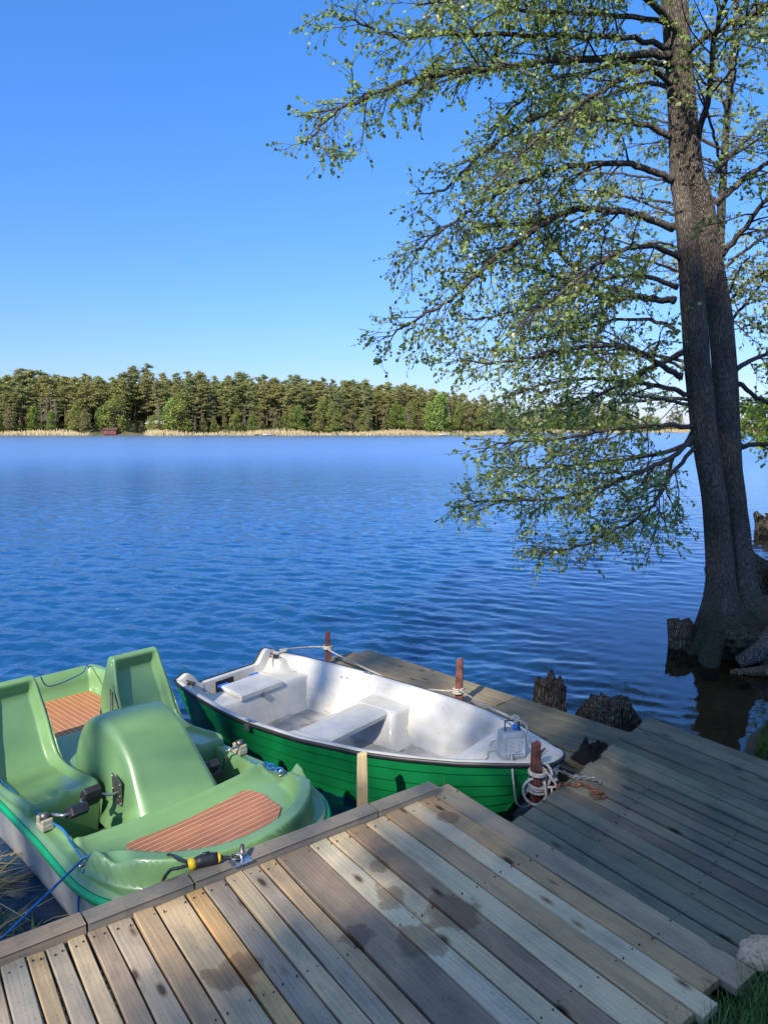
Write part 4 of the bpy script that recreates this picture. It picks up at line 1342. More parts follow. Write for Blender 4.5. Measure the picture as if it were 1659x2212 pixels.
rope('rope_coil', [(px_ + .04, py_ - .03, .50), (px_ + .09, py_ - .04, .44), (px_ + .10, py_ - .04, .41), (px_ + .07, py_ - .03, .40)], .0078, M['white_rope'], 'small rope loop sticking out right of the bow post', sub=5)

# chain
def chain(pts, L=.030, wr=.0036, name='chain'):
    P = smooth_path(pts, 14)
    acc = [0]
    for a, b in zip(P[:-1], P[1:]): acc.append(acc[-1] + (b - a).length)
    mb = MB(); d = 0; i = 0
    while d < acc[-1]:
        k = max(1, int(np.searchsorted(acc, d)))
        k = min(k, len(P) - 1)
        f = (d - acc[k - 1]) / max(1e-9, acc[k] - acc[k - 1])
        c = P[k - 1].lerp(P[k], f); t = (P[k] - P[k - 1]).normalized()
        s = t.cross(Vector((0, 0, 1))).normalized(); u = s.cross(t)
        ang = (i % 2) * R(75) + random.uniform(-.25, .25) + R(10)
        s2 = s * math.cos(ang) + u * math.sin(ang)
        ring = []
        for q in range(13):
            a = 2 * PI * q / 12
            ring.append(c + t * (L / 2 + .004) * math.cos(a) + s2 * .0095 * math.sin(a))
        add_tube(mb, ring, wr, 6)
        d += L * .78; i += 1
    return mb
zc = .465
mb = chain([(.86, 4.26, .30), (.93, 4.25, .42), (.99, 4.22, .462), (1.06, 4.20, zc), (1.11, 4.13, zc), (1.17, 4.125, zc), (1.235, 4.10, zc), (1.245, 4.06, zc)])
o1 = mb.build('chain', M['chain'], None); tag(o1, 'dull steel chain reaching from the bow post onto the old grey deck', 'chain')
mb = chain([(.985, 4.01, .42), (1.0, 4.03, zc), (1.06, 4.05, zc), (1.10, 4.03, zc), (1.14, 4.04, zc + .004), (1.165, 4.01, zc), (1.20, 3.97, zc), (1.225, 3.94, zc), (1.215, 3.90, zc), (1.165, 3.895, zc), (1.16, 3.93, zc + .01), (1.205, 3.925, zc + .012), (1.21, 3.95, zc + .015)])
o2 = mb.build('chain', M['rust'], None); tag(o2, 'rusty chain end lying in a heap on the old grey deck', 'chain')

# lock and cable on the edge board
lk = empty('cable_lock', (-.80, 3.13, .535), 'yellow and black padlocked cable lying on the edge board beside the zinc plate', 'lock')
mb = MB(); add_tube(mb, [(-.872, 3.10, .560), (-.86, 3.105, .562), (-.845, 3.112, .563)], [.020, .026, .024], 12); mb.build('lock_body', M['yellow'], lk); mb = MB()
add_tube(mb, [(-.752, 3.150, .565), (-.740, 3.155, .565)], [.024, .018], 12)
mb.build('end_cap', M['yellow'], lk)
mb = MB(); add_tube(mb, [(-.846, 3.112, .563), (-.82, 3.125, .565), (-.78, 3.14, .566), (-.752, 3.150, .565)], [.024, .028, .028, .024], 12)
add_box(mb, (-.80, 3.135, .594), (.03, .012, .012), .4)
mb.build('lock_sleeve', M['black'], lk)
rope('cable', [(-.74, 3.155, .565), (-.70, 3.165, .556), (-.665, 3.17, .56), (-.64, 3.19, .575)], .0085, M['black'], parent=lk)
rope('cable', [(-.872, 3.10, .56), (-.91, 3.085, .556), (-.95, 3.085, .545), (-.99, 3.11, .48), (-1.0, 3.2, .40)], .0075, M['black'], parent=lk)
rope('cable', [(-.87, 3.11, .565), (-.93, 3.17, .54), (-1.0, 3.25, .52), (-1.05, 3.33, .45)], .0065, M['black'], parent=lk)
zp = empty('mooring_plate', (-.655, 3.165, .537), 'shiny zinc eye plate screwed to the light deck edge board', 'plate', rz=R(37))
mb = MB(); add_box(mb, (0, 0, .003), (.10, .062, .005)); add_box(mb, (0, 0, .007), (.05, .05, .006)); bevel(mb.build('base_plate', M['zinc'], zp, smooth=False, local=True), .004, 2)
mb = MB(); add_tube(mb, [(.0 + .0, .022 * math.cos(a), .012 + .026 * math.sin(a)) for a in np.linspace(-.2, PI + .2, 12)], .006, 8); mb.build('eye', M['zinc'], zp, local=True)
mb = MB(); add_tube(mb, [(.01, -.01, .02), (.02, .02, .045), (.03, .035, .055)], [.011, .012, .009], 10); add_tube(mb, [(-.02 + .02 * math.cos(a), .02 * math.sin(a), .03) for a in np.linspace(0, 2 * PI, 12)], .005, 8); mb.build('padlock', M['dark_steel'], zp, local=True)
for sx in (-.04, .04):
    for sy in (-.022, .022):
        mb = MB(); add_tube(mb, [(sx, sy, .005), (sx, sy, .0085)], .005, 8)
        mb.build('screw', M['dark_steel'], zp, local=True)

# blue ropes of the pedal boat
e1 = P2W(.93, -.635, .405)
rope('blue_rope', [e1, (-1.545, 3.08, .39), (-1.62, 2.80, .375), (-1.85, 2.2, .345)], .0065, M['blue_rope'], 'taut blue rope from the pedal boat corner down to the left', sub=6)
rope('blue_rope', [e1, P2W(.75, -.615, .41), P2W(.62, -.60, .425), P2W(.40, -.605, .405), P2W(0, -.60, .40), P2W(-.4, -.60, .41), P2W(-.9, -.59, .50), P2W(-1.3, -.58, .56)], .006, M['blue_rope'], 'blue rope lying along the side of the pedal boat', sub=6)
rope('blue_rope', [e1, P2W(.95, -.60, .42), P2W(.99, -.57, .43), P2W(.97, -.54, .40), P2W(.94, -.58, .39), P2W(.99, -.66, .38), P2W(1.0, -.69, .32), P2W(1.0, -.70, .18), P2W(1.02, -.70, .05)], .0055, M['blue_rope'], 'knotted blue rope end dangling over the rim at the pedal boat corner', sub=6)
e2 = P2W(.90, .63, .405)
kn = [e2]
for i in range(26):
    a = i * 1.3
    kn.append(P2W(.90 - .006 * i + .018 * math.cos(a), .62 + .018 * math.sin(a), .40 + .012 * math.sin(a * .7)))
kn += [P2W(.70, .60, .395), P2W(.66, .575, .40)]
rope('blue_rope', kn, .005, M['blue_rope'], 'bundled blue rope knotted to the far rim of the pedal boat', sub=3)
rope('blue_rope', [P2W(-.53, -.22, .875), P2W(-.8, -.05, .70), P2W(-1.2, .35, .60), P2W(-1.42, .50, .585), P2W(-1.42, .52, .41)], .0045, M['blue_rope'], 'thin blue cord strung across the stern behind the seats', sub=6)

# boulder on the old deck
def blob(name, c, r, mat, seed, amp=.12, freq=2.2, n=40, parent=None, flat=1.0):
    vs = []; off = Vector((seed * 3.1, seed * 1.7, seed))
    for i in range(n + 1):
        th = PI * i / n
        for j in range(2 * n):
            ph = 2 * PI * j / (2 * n)
            d = Vector((math.sin(th) * math.cos(ph), math.sin(th) * math.sin(ph), math.cos(th)))
            k = 1 + amp * mnoise.noise(d * freq + off) + amp * .35 * mnoise.noise(d * freq * 3 + off) + amp * .1 * mnoise.noise(d * freq * 9 + off)
            vs.append((c[0] + d.x * r[0] * k, c[1] + d.y * r[1] * k, c[2] + d.z * r[2] * k))
    mb = MB(); mb.add(vs, grid_faces(n + 1, 2 * n, True))
    return mb.build(name, mat, parent)
tag(blob('boulder', (1.455, 2.60, .507), (.105, .082, .056), M['stone'], 4, .18, 1.6), 'round pinkish boulder lying on the old grey deck', 'stone')

# black cloth, rubber sheet
def cloth(name, c, sx, sy, rz, mat, seed, amp, label, cat, edge=.25):
    n = 46; vs = []; fs = []; keep = {}
    for i in range(n):
        for j in range(n):
            x = -1 + 2 * i / (n - 1); y = -1 + 2 * j / (n - 1)
            a = math.atan2(y, x); 
            k = 1 + edge * mnoise.noise(Vector((math.cos(a) * 1.6, math.sin(a) * 1.6, seed)))
            rr = max(abs(x), abs(y)); ln = math.hypot(x, y)
            f = (rr / ln if ln > 0 else 1); f = f ** .7
            px = x * f * k * sx; py = y * f * k * sy
            h = amp * (abs(mnoise.noise(Vector((x * 2.2, y * 2.2, seed)))) * 1.3 + .35 * mnoise.noise(Vector((x * 6, y * 6, seed + 5))) + .5) * sstep(1.0, .6, rr)
            vs.append((c[0] + px * math.cos(rz) - py * math.sin(rz), c[1] + px * math.sin(rz) + py * math.cos(rz), c[2] + h))
    mb = MB(); mb.add(vs, grid_faces(n, n))
    o = mb.build(name, mat, None)
    m = o.modifiers.new('t', 'SOLIDIFY'); m.thickness = .004
    return tag(o, label, cat)
cloth('black_cloth', (1.44, 4.85, .258), .17, .115, R(30), M['cloth'], 3.3, .075, 'crumpled black cloth lying on the jetty at the old deck edge', 'cloth')
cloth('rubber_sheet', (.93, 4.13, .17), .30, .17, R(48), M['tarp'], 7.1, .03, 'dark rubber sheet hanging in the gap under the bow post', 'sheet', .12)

# ------------------------------------------------------------------ stumps, roots
def stump(name, base, top, rad, h, mat, seed, label, cat='tree stump', jag=.05, flare=.5, lump=.16, hollow=.25, n=48, m=26, lean=(0, 0), dome=0.0):
    vs = []; off = Vector((seed, seed * 2.3, 0))
    for i in range(m):
        t = i / (m - 1)
        for j in range(n):
            a = 2 * PI * j / n
            ca, sa = math.cos(a), math.sin(a)
            nz = mnoise.noise(Vector((ca * 1.5, sa * 1.5, t * .7)) + off)
            n2 = mnoise.noise(Vector((ca * 5, sa * 5, t * 1.3)) + off)
            n3 = mnoise.noise(Vector((ca * 14, sa * 14, t * 3)) + off)
            r = rad * (1 - dome * t ** 5) * (1 + flare * (1 - t) ** 3 * (1 + .8 * nz) + lump * nz * 1.6 + lump * n2 * .9 + lump * .35 * n3)
            z = (h + jag * (mnoise.noise(Vector((ca * 2.4, sa * 2.4, 9)) + off) + .5 * mnoise.noise(Vector((ca * 8, sa * 8, 4)) + off)) * 2) * t
            vs.append((base[0] + lean[0] * t + r * ca, base[1] + lean[1] * t + r * sa, base[2] + z))
    fs = grid_faces(m, n, True)
    # hollow, broken top
    o0 = len(vs); rows = 5
    for k in range(1, rows + 1):
        q = k / rows
        for j in range(n):
            p = vs[(m - 1) * n + j]; cx, cy = base[0] + lean[0], base[1] + lean[1]
            nz = mnoise.noise(Vector((p[0] * 20, p[1] * 20, k)) + off)
            vs.append((p[0] + (cx - p[0]) * q, p[1] + (cy - p[1]) * q, p[2] * (1 - q) + (base[2] + h * (1 - hollow)) * q + nz * .03 * h * 2 * (1 - q)))
    for k in range(rows):
        a0 = (m - 1) * n if k == 0 else o0 + (k - 1) * n
        b0 = o0 + k * n
        for j in range(n): fs.append((a0 + j, a0 + (j + 1) % n, b0 + (j + 1) % n, b0 + j))
    mb = MB(); mb.add(vs, fs)
    o = mb.build(name, mat, None)
    return tag(o, label, cat) if label else o
stump('tree_stump', (1.40, 6.04, -.25), None, .13, .62, M['stump'], 2.2, 'tall rotten broken stump standing behind the narrow jetty', jag=.05, flare=1.0, lump=.34)
stump('tree_stump', (1.83, 5.76, -.25), None, .225, .53, M['stump_moss'], 5.2, 'wide moss-covered stump between the rotten stump and the old deck', jag=.07, flare=.35, lump=.42, hollow=-.10, dome=.22)
stump('tree_stump', (3.42, 8.25, -.25), None, .135, .56, M['stump'], 8.4, 'short upright stump in the water left of the tree roots', jag=.02, flare=.15, lump=.12, hollow=0.02, lean=(-.04, 0))
stump('tree_stump', (9.25, 17.3, -.3), None, .34, .66, M['stump_moss'], 11.0, 'dark jagged stump standing in the water right of the tree', jag=.22, flare=.4, lump=.5)
stump('tree_stump', (4.95, 9.1, -.1), None, .42, .95, M['stump_moss'], 13.0, 'dark mossy root mass on the bank right of the tree', jag=.12, flare=.5, lump=.4, hollow=.1)

def root(pts, rads, mat, label=None, seed=0, parent=None, name='root', n=22):
    P = smooth_path(pts, 8); m_ = len(P)
    R_ = [float(np.interp(i / (m_ - 1), np.linspace(0, 1, len(rads)), rads)) for i in range(m_)]
    v, f = tube_geo(P, R_, n)
    out = []
    for i, p in enumerate(v):
        ring = i // n; c = P[min(ring, m_ - 1)]
        d = (p - c); k = 1 + .30 * mnoise.noise(Vector((d.x * 12 + seed, d.y * 12, c.x * 3 + c.y * 3))) + .18 * mnoise.noise(Vector((d.x * 40, d.y * 40 + seed, d.z * 40)))
        out.append(c + d * k)
    mb = MB(); mb.add(out, f)
    o = mb.build(name, mat, parent)
    if label: tag(o, label, 'root')
    return o
root([(3.75, 7.62, .02), (3.95, 7.60, .14), (4.15, 7.70, .24), (4.40, 7.85, .30), (4.8, 8.0, .33)], [.06, .10, .12, .12, .14], M['grey_wood'], 'bleached grey gnarled root lying at the foot of the tree', 3)
root([(3.55, 7.35, .0), (3.9, 7.25, .05), (4.3, 7.3, .10), (4.8, 7.45, .12)], [.03, .06, .08, .08], M['stump'], 'dark sodden log at the waterline below the tree', 6)

# ------------------------------------------------------------------ leafy vegetation helpers
LEAF = np.array([(0, 0, 0), (.32, .30, .05), (.72, .36, .03), (1.0, 0, -.05), (.72, -.36, .03), (.32, -.30, .05)])
LEAF4 = np.array([(0, 0, 0), (.5, .36, .05), (1.0, 0, -.04), (.5, -.36, .05)])
def leaves_mesh(name, P, D, S, mat, parent, tints, shape=LEAF, up_bias=.6, seed=1):
    """P positions, D directions, S sizes"""
    r = np.random.default_rng(seed)
    n = len(P)
    D = D / np.maximum(np.linalg.norm(D, axis=1, keepdims=True), 1e-6)
    N = r.normal(0, 1, (n, 3)); N[:, 2] = N[:, 2] * .7 + up_bias * 1.6
    N -= D * (N * D).sum(1, keepdims=True)
    N /= np.maximum(np.linalg.norm(N, axis=1, keepdims=True), 1e-6)
    W = np.cross(D, N)
    V = P[:, None, :] + (D[:, None, :] * shape[None, :, 0:1] + W[:, None, :] * shape[None, :, 1:2] + N[:, None, :] * shape[None, :, 2:3]) * S[:, None, None]
    return fastmesh(name, V, shape.shape[0], mat, parent, cols=tints)

def leaf_tints(n, base, r, var=.28, yellow=.15):
    b = np.array(base)
    k = r.uniform(1 - var, 1 + var, (n, 1))
    t = b[None, :] * k
    yl = r.uniform(0, yellow, n)
    t[:, 0] += yl * .25; t[:, 1] += yl * .18
    return np.clip(t, 0, 1)

def perp_dir(T, r):
    a = Vector(r.normal(0, 1, 3)); a -= T * a.dot(T)
    return a.normalized() if a.length > 1e-6 else T.orthogonal().normalized()

def grow_limb(pts, r0, rg, mbT, LP, LD, LS, dens=1.0, leafs=.055, sec_len=(.45, 1.15), start=.16, droop=.22, tipr=.006):
    """tube for the limb with secondary branches and twigs into mbT; leaf positions into LP/LD/LS"""
    P = smooth_path(pts, 6); m_ = len(P)
    # slight natural kinks
    for i in range(1, m_ - 1):
        P[i] = P[i] + Vector(rg.normal(0, .008, 3))
    rad = [r0 * (1 - i / (m_ - 1)) ** .85 + tipr for i in range(m_)]
    rad[0] *= 1.3
    add_tube(mbT, P, rad, 7)
    acc = [0.0]
    for a, b in zip(P[:-1], P[1:]): acc.append(acc[-1] + (b - a).length)
    L = acc[-1]
    d = L * start; side = 1
    while d < L * 1.0:
        k = min(m_ - 1, max(1, int(np.searchsorted(acc, d))))
        f = (d - acc[k - 1]) / max(1e-9, acc[k] - acc[k - 1])
        c = P[k - 1].lerp(P[k], f); T = (P[k] - P[k - 1]).normalized()
        t = d / L
        S = T.cross(Vector((0, 0, 1)))
        S = S.normalized() if S.length > .1 else Vector((1, 0, 0))
        side = -side
        q = perp_dir(T, rg); q = (S * side * 1.0 + q * .75 + Vector((0, 0, -.15))).normalized()
        al = rg.uniform(.55, 1.15)
        dr = (T * math.cos(al) + q * math.sin(al)).normalized()
        sl = rg.uniform(*sec_len) * (1.08 - .78 * t) * (0.55 + .45 * min(1, t / .3))
        ns = 5; S_ = [c]; dd = dr.copy()
        for i in range(ns):
            dd = (dd + Vector((0, 0, -droop * .45)) * (i / ns) + Vector(rg.normal(0, .10, 3))).normalized()
            S_.append(S_[-1] + dd * (sl / ns))
        rs = max(.0022, rad[k] * .36)
        rs = min(rs, .016)
        add_tube(mbT, S_, [rs * (1 - i / (ns + .4)) + .0014 for i in range(ns + 1)], 4)
        nt = max(2, int(sl / .060 * dens))
        for j in range(nt):
            tt = rg.uniform(.12, 1.0) * ns
            i = min(ns - 1, int(tt)); cc = S_[i].lerp(S_[i + 1], tt - i); TT = (S_[i + 1] - S_[i]).normalized()
            q2 = perp_dir(TT, rg); q2.z = q2.z * .6
            dt = (TT * .7 + q2 * .8 + Vector((0, 0, -droop * .5))).normalized()
            tl = rg.uniform(.08, .30)
            e = cc + dt * tl + Vector((0, 0, -droop * tl * .3))
            mid = cc.lerp(e, .5) + Vector(rg.normal(0, .012, 3))
            add_tube(mbT, [cc, mid, e], [.0022, .0018, .0012], 3)
            nl = int(rg.integers(4, 8))
            for x in range(nl):
                g = .30 + .72 * (x + .6) / nl
                pp = cc.lerp(e, g)
                ld = (dt + Vector(rg.normal(0, .65, 3)) + Vector((0, 0, -.25))).normalized()
                LP.append(tuple(pp)); LD.append(tuple(ld)); LS.append(leafs * rg.uniform(.45, 1.35))
        d += rg.uniform(.07, .15) / max(.6, dens) * (1.15 - .45 * t)

# ------------------------------------------------------------------ the big alder (metres)
STEM_L = [(3.81, 8.15, 0.4, 0.21), (3.77, 8.15, 0.82, 0.15), (3.62, 8.1, 1.61, 0.14), (3.51, 8.1, 2.17, 0.138), (3.36, 8.1, 3.05, 0.135), (3.27, 8.1, 3.78, 0.13), (3.19, 8.1, 4.42, 0.118), (3.13, 8.15, 4.87, 0.1), (3.11, 8.2, 5.18, 0.085), (3.08, 8.25, 5.78, 0.075), (3.03, 8.3, 6.38, 0.07), (2.96, 8.3, 6.95, 0.06), (2.88, 8.4, 7.91, 0.045), (2.76, 8.5, 8.95, 0.02)]
STEM_R = [(4.12, 8.3, 0.36, 0.26), (4.06, 8.3, 0.79, 0.19), (3.96, 8.3, 1.59, 0.15), (3.87, 8.3, 2.17, 0.142), (3.77, 8.3, 3.06, 0.142), (3.66, 8.3, 3.81, 0.14), (3.52, 8.3, 4.46, 0.13), (3.4, 8.25, 4.9, 0.135), (3.28, 8.2, 5.18, 0.12), (3.19, 8.2, 5.76, 0.112), (3.11, 8.2, 6.33, 0.11), (3.05, 8.2, 6.9, 0.1), (2.98, 8.2, 7.78, 0.085), (2.89, 8.2, 8.85, 0.06), (2.9, 8.3, 9.98, 0.03)]
LIMBS = [
 (0.035, [(2.92, 8.2, 6.69), (2.1, 8.0, 6.67), (1.43, 7.84, 6.6), (1.04, 7.73, 6.69), (0.58, 7.6, 6.74)]),
 (0.04, [(2.95, 8.2, 6.42), (2.58, 8.1, 6.47), (1.64, 7.85, 6.38), (0.55, 7.55, 6.24), (0.13, 7.42, 6.15), (-0.22, 7.31, 6.22), (-0.52, 7.2, 6.28)]),
 (0.055, [(2.95, 8.15, 6.33), (2.5, 7.99, 6.26), (1.76, 7.72, 6.08), (1.01, 7.43, 5.88), (0.44, 7.19, 5.71), (0.13, 7.04, 5.57), (-0.33, 6.81, 5.28), (-0.58, 6.66, 5.03), (-0.63, 6.6, 4.9)]),
 (0.035, [(2.99, 8.2, 6.25), (2.65, 8.28, 6.33), (2.31, 8.37, 6.31), (1.87, 8.48, 6.24), (1.43, 8.6, 6.01), (1.17, 8.7, 5.71), (0.95, 8.8, 5.38)]),
 (0.045, [(3.0, 8.15, 5.54), (2.7, 8.08, 5.63), (2.22, 7.98, 5.65), (1.66, 7.86, 5.63), (1.33, 7.79, 5.49), (0.88, 7.66, 5.11), (0.59, 7.56, 4.82), (0.32, 7.5, 4.76)]),
 (0.05, [(3.03, 8.15, 5.1), (2.77, 8.08, 5.17), (2.44, 7.99, 5.21), (1.96, 7.85, 5.15), (1.5, 7.71, 4.99), (1.05, 7.56, 4.75), (0.75, 7.45, 4.53), (0.41, 7.33, 4.28), (0.18, 7.2, 3.95)]),
 (0.055, [(3.05, 8.1, 4.6), (2.6, 7.97, 4.7), (2.11, 7.82, 4.72), (1.74, 7.71, 4.61), (1.16, 7.49, 4.21), (0.86, 7.36, 3.94), (0.63, 7.25, 3.71), (0.29, 7.12, 3.5), (-0.01, 7.0, 3.32)]),
 (0.03, [(1.82, 8.1, 4.72), (1.39, 7.9, 4.57), (1.08, 7.75, 4.52), (0.78, 7.6, 4.43)]),
 (0.05, [(3.1, 8.1, 3.85), (2.9, 8.37, 3.92), (2.57, 8.77, 4.13), (2.2, 9.23, 4.51), (2.05, 9.56, 4.93), (1.93, 10.03, 5.63), (1.82, 10.5, 6.38)]),
 (0.04, [(3.1, 8.1, 3.85), (2.84, 8.2, 3.89), (2.4, 8.38, 3.94), (1.93, 8.57, 4.18), (1.44, 8.75, 4.42), (1.03, 8.9, 4.56)]),
 (0.035, [(3.12, 8.1, 3.99), (2.78, 8.01, 4.07), (2.36, 7.9, 4.05), (1.75, 7.71, 3.78), (1.16, 7.54, 3.62), (0.68, 7.4, 3.55)]),
 (0.03, [(3.16, 8.1, 3.51), (3.0, 8.16, 3.63), (2.59, 8.28, 3.68), (2.07, 8.44, 3.55), (1.53, 8.6, 3.47)]),
 (0.045, [(3.22, 8.1, 3.05), (2.83, 7.92, 3.2), (2.56, 7.8, 3.32), (2.1, 7.59, 3.32), (1.58, 7.35, 3.22), (1.09, 7.11, 3.11), (0.7, 6.9, 3.13)]),
 (0.04, [(3.31, 8.1, 2.85), (2.96, 8.05, 2.94), (2.33, 7.96, 3.01), (1.7, 7.87, 2.96), (1.26, 7.8, 2.81)]),
 (0.04, [(3.24, 8.1, 3.31), (2.94, 8.37, 3.14), (2.54, 8.71, 2.9), (2.07, 9.02, 2.75), (1.62, 9.3, 2.64)]),
 (0.04, [(3.34, 8.05, 2.4), (3.1, 7.96, 2.2), (2.64, 7.81, 2.01), (2.16, 7.66, 1.85), (1.55, 7.47, 1.77), (1.11, 7.33, 1.78), (0.72, 7.2, 1.8)]),
 (0.035, [(3.33, 8.05, 2.52), (2.75, 7.75, 2.52), (2.18, 7.44, 2.47), (1.64, 7.12, 2.39), (1.15, 6.8, 2.37), (0.87, 6.6, 2.29)]),
 (0.035, [(3.34, 8.05, 2.32), (2.92, 8.18, 2.19), (2.4, 8.32, 2.11), (1.86, 8.47, 2.05), (1.35, 8.6, 2.04)]),
 (0.03, [(3.36, 8.05, 2.27), (3.02, 7.88, 1.93), (2.79, 7.75, 1.65), (2.35, 7.57, 1.43), (1.98, 7.43, 1.3), (1.62, 7.3, 1.26)]),
 (0.03, [(3.37, 8.1, 2.47), (3.28, 8.46, 2.1), (3.29, 8.73, 1.76), (3.23, 8.97, 1.46), (3.2, 9.2, 1.14)]),
 (0.05, [(3.57, 8.3, 4.9), (3.81, 8.24, 5.12), (4.06, 8.18, 5.29), (4.48, 8.08, 5.49), (4.91, 8.0, 5.5)]),
 (0.045, [(3.67, 8.3, 4.37), (3.8, 8.06, 4.6), (3.9, 7.83, 4.81), (4.12, 7.54, 4.94), (4.25, 7.2, 5.16)]),
 (0.04, [(3.87, 8.3, 3.13), (4.21, 8.43, 3.29), (4.59, 8.57, 3.36), (5.27, 8.8, 3.17)]),
 (0.04, [(3.99, 8.3, 2.29), (4.2, 8.12, 2.32), (4.47, 7.85, 2.2), (4.71, 7.6, 2.14)]),
 (0.035, [(3.92, 8.3, 2.98), (4.46, 8.67, 2.79), (5.15, 9.1, 2.63), (6.02, 9.6, 2.76)]),
 (0.05, [(3.3, 8.25, 5.41), (3.26, 7.86, 5.85), (3.13, 7.45, 6.25), (3.14, 7.02, 6.57), (3.24, 6.6, 6.75)]),
 (0.045, [(3.01, 8.2, 6.63), (2.55, 7.95, 6.85), (2.0, 7.66, 6.98), (1.36, 7.35, 6.92), (0.69, 7.0, 6.63)]),
 (0.045, [(3.1, 8.2, 6.54), (2.61, 7.82, 6.7), (2.03, 7.42, 6.72), (1.43, 7.0, 6.48), (0.84, 6.53, 6.07), (0.25, 6.0, 5.68)]),
 (0.045, [(3.11, 8.2, 6.36), (3.29, 7.67, 6.36), (3.46, 7.12, 6.24), (3.63, 6.4, 5.93)]),
 (0.04, [(3.06, 8.2, 6.76), (2.73, 8.51, 7.25), (2.17, 8.88, 7.55), (1.57, 9.27, 7.47), (1.07, 9.6, 7.33)]),
 (0.035, [(3.11, 8.2, 5.99), (2.89, 8.57, 6.25), (2.65, 8.94, 6.31), (2.35, 9.4, 6.29), (2.16, 9.8, 6.12)]),
 (0.035, [(3.36, 8.2, 4.97), (3.93, 8.76, 5.59), (4.58, 9.28, 6.14), (5.07, 9.6, 6.37)]),
 (0.045, [(2.98, 8.15, 6.06), (2.67, 7.92, 6.1), (2.2, 7.58, 5.81), (1.64, 7.09, 5.32), (1.18, 6.6, 4.83), (0.86, 6.2, 4.44)]),
 (0.04, [(3.15, 8.1, 4.28), (2.69, 7.78, 4.34), (2.1, 7.35, 4.11), (1.54, 6.82, 3.67), (1.14, 6.4, 3.37)]),
]
alder = empty('alder_tree', (3.95, 8.25, 0.0), 'large leafy twin-stemmed alder rising from the waterside at the right', 'tree')
def trunk_mesh(name, stem, base_flare, seed, mat, parent, n=64):
    P = [Vector(s[:3]) for s in stem]; rr = [s[3] for s in stem]
    Q = smooth_path(P, 10); m_ = len(Q)
    ts = np.linspace(0, 1, m_); tr_ = np.interp(ts, np.linspace(0, 1, len(rr)), rr)
    vs = []; off = Vector((seed, seed * .7, 0))
    zb = Q[0].z
    for i, c in enumerate(Q):
        for j in range(n):
            a = 2 * PI * j / n; d = Vector((math.cos(a), math.sin(a), 0))
            h = c.z - zb
            k = 1 + .10 * mnoise.noise(d * 1.3 + Vector((0, 0, c.z * .8)) + off) + .06 * mnoise.noise(d * 4 + Vector((0, 0, c.z * 2.5)) + off) + .035 * mnoise.noise(d * 11 + Vector((0, 0, c.z * 3)) + off)
            fl = base_flare * math.exp(-h / .28) * (1 + .9 * mnoise.noise(d * 2.1 + off * 2))
            fl += .13 * math.exp(-h / .55) * abs(math.sin(a * 4.5 + seed + 1.2 * mnoise.noise(Vector((a, h * 2, seed))))) + .05 * math.exp(-h / 1.5) * math.sin(a * 11 + seed + h)
            vs.append(c + d * tr_[i] * (k + fl))
    mb = MB(); mb.add(vs, grid_faces(m_, n, True)); mb.add([vs[(m_ - 1) * n + j] for j in range(n)], [tuple(range(n))])
    return mb.build(name, mat, parent)
sL = [(3.70, 8.12, -.15, .27)] + STEM_L
sR = [(4.02, 8.32, -.15, .36)] + STEM_R
sL = [(a + (.03 if 1.5 < c < 5 else 0), b, c, r * (.96 if c > .4 else 1)) for a, b, c, r in sL]; sR = [(a, b, c, r * (.89 if c > .4 else 1)) for a, b, c, r in sR]
trunk_mesh('trunk', sL, .45, 1.3, M['bark'], alder)
trunk_mesh('trunk', sR, .55, 4.1, M['bark'], alder)
root([(3.80, 8.0, .30), (3.62, 7.88, .14), (3.50, 7.72, .03), (3.42, 7.5, -.08)], [.16, .13, .10, .07], M['bark'], None, 1, alder, 'root')
root([(4.05, 8.1, .30), (4.1, 7.85, .15), (4.05, 7.62, .05), (4.0, 7.4, -.05)], [.17, .14, .10, .06], M['bark'], None, 2, alder, 'root')
root([(4.2, 8.3, .40), (4.5, 8.25, .28), (4.8, 8.3, .22), (5.2, 8.5, .2)], [.19, .16, .13, .10], M['bark'], None, 4, alder, 'root')
tag(blob('moss_clump', (3.90, 7.86, .20), (.26, .22, .15), M['stump_moss'], 9, .35, 3.0, 40), 'dark mossy soil mound between the alder roots', 'moss')
LP = []; LD = []; LS = []
rgA = np.random.default_rng(11)
for r0, pts in LIMBS:
    mbT = MB()
    grow_limb(pts, r0 * .62, rgA, mbT, LP, LD, LS, dens=1.32, leafs=.038, sec_len=(.45, 1.2))
    mbT.build('limb', M['twig'], alder)
LP = np.array(LP); LD = np.array(LD); LS = np.array(LS)
print('alder leaves', len(LP))
tt = leaf_tints(len(LP), (0.20, 0.275, 0.10), rgA, .55, .30)
leaves_mesh('crown', LP, LD, LS, M['leaf'], alder, tt, LEAF, .45)

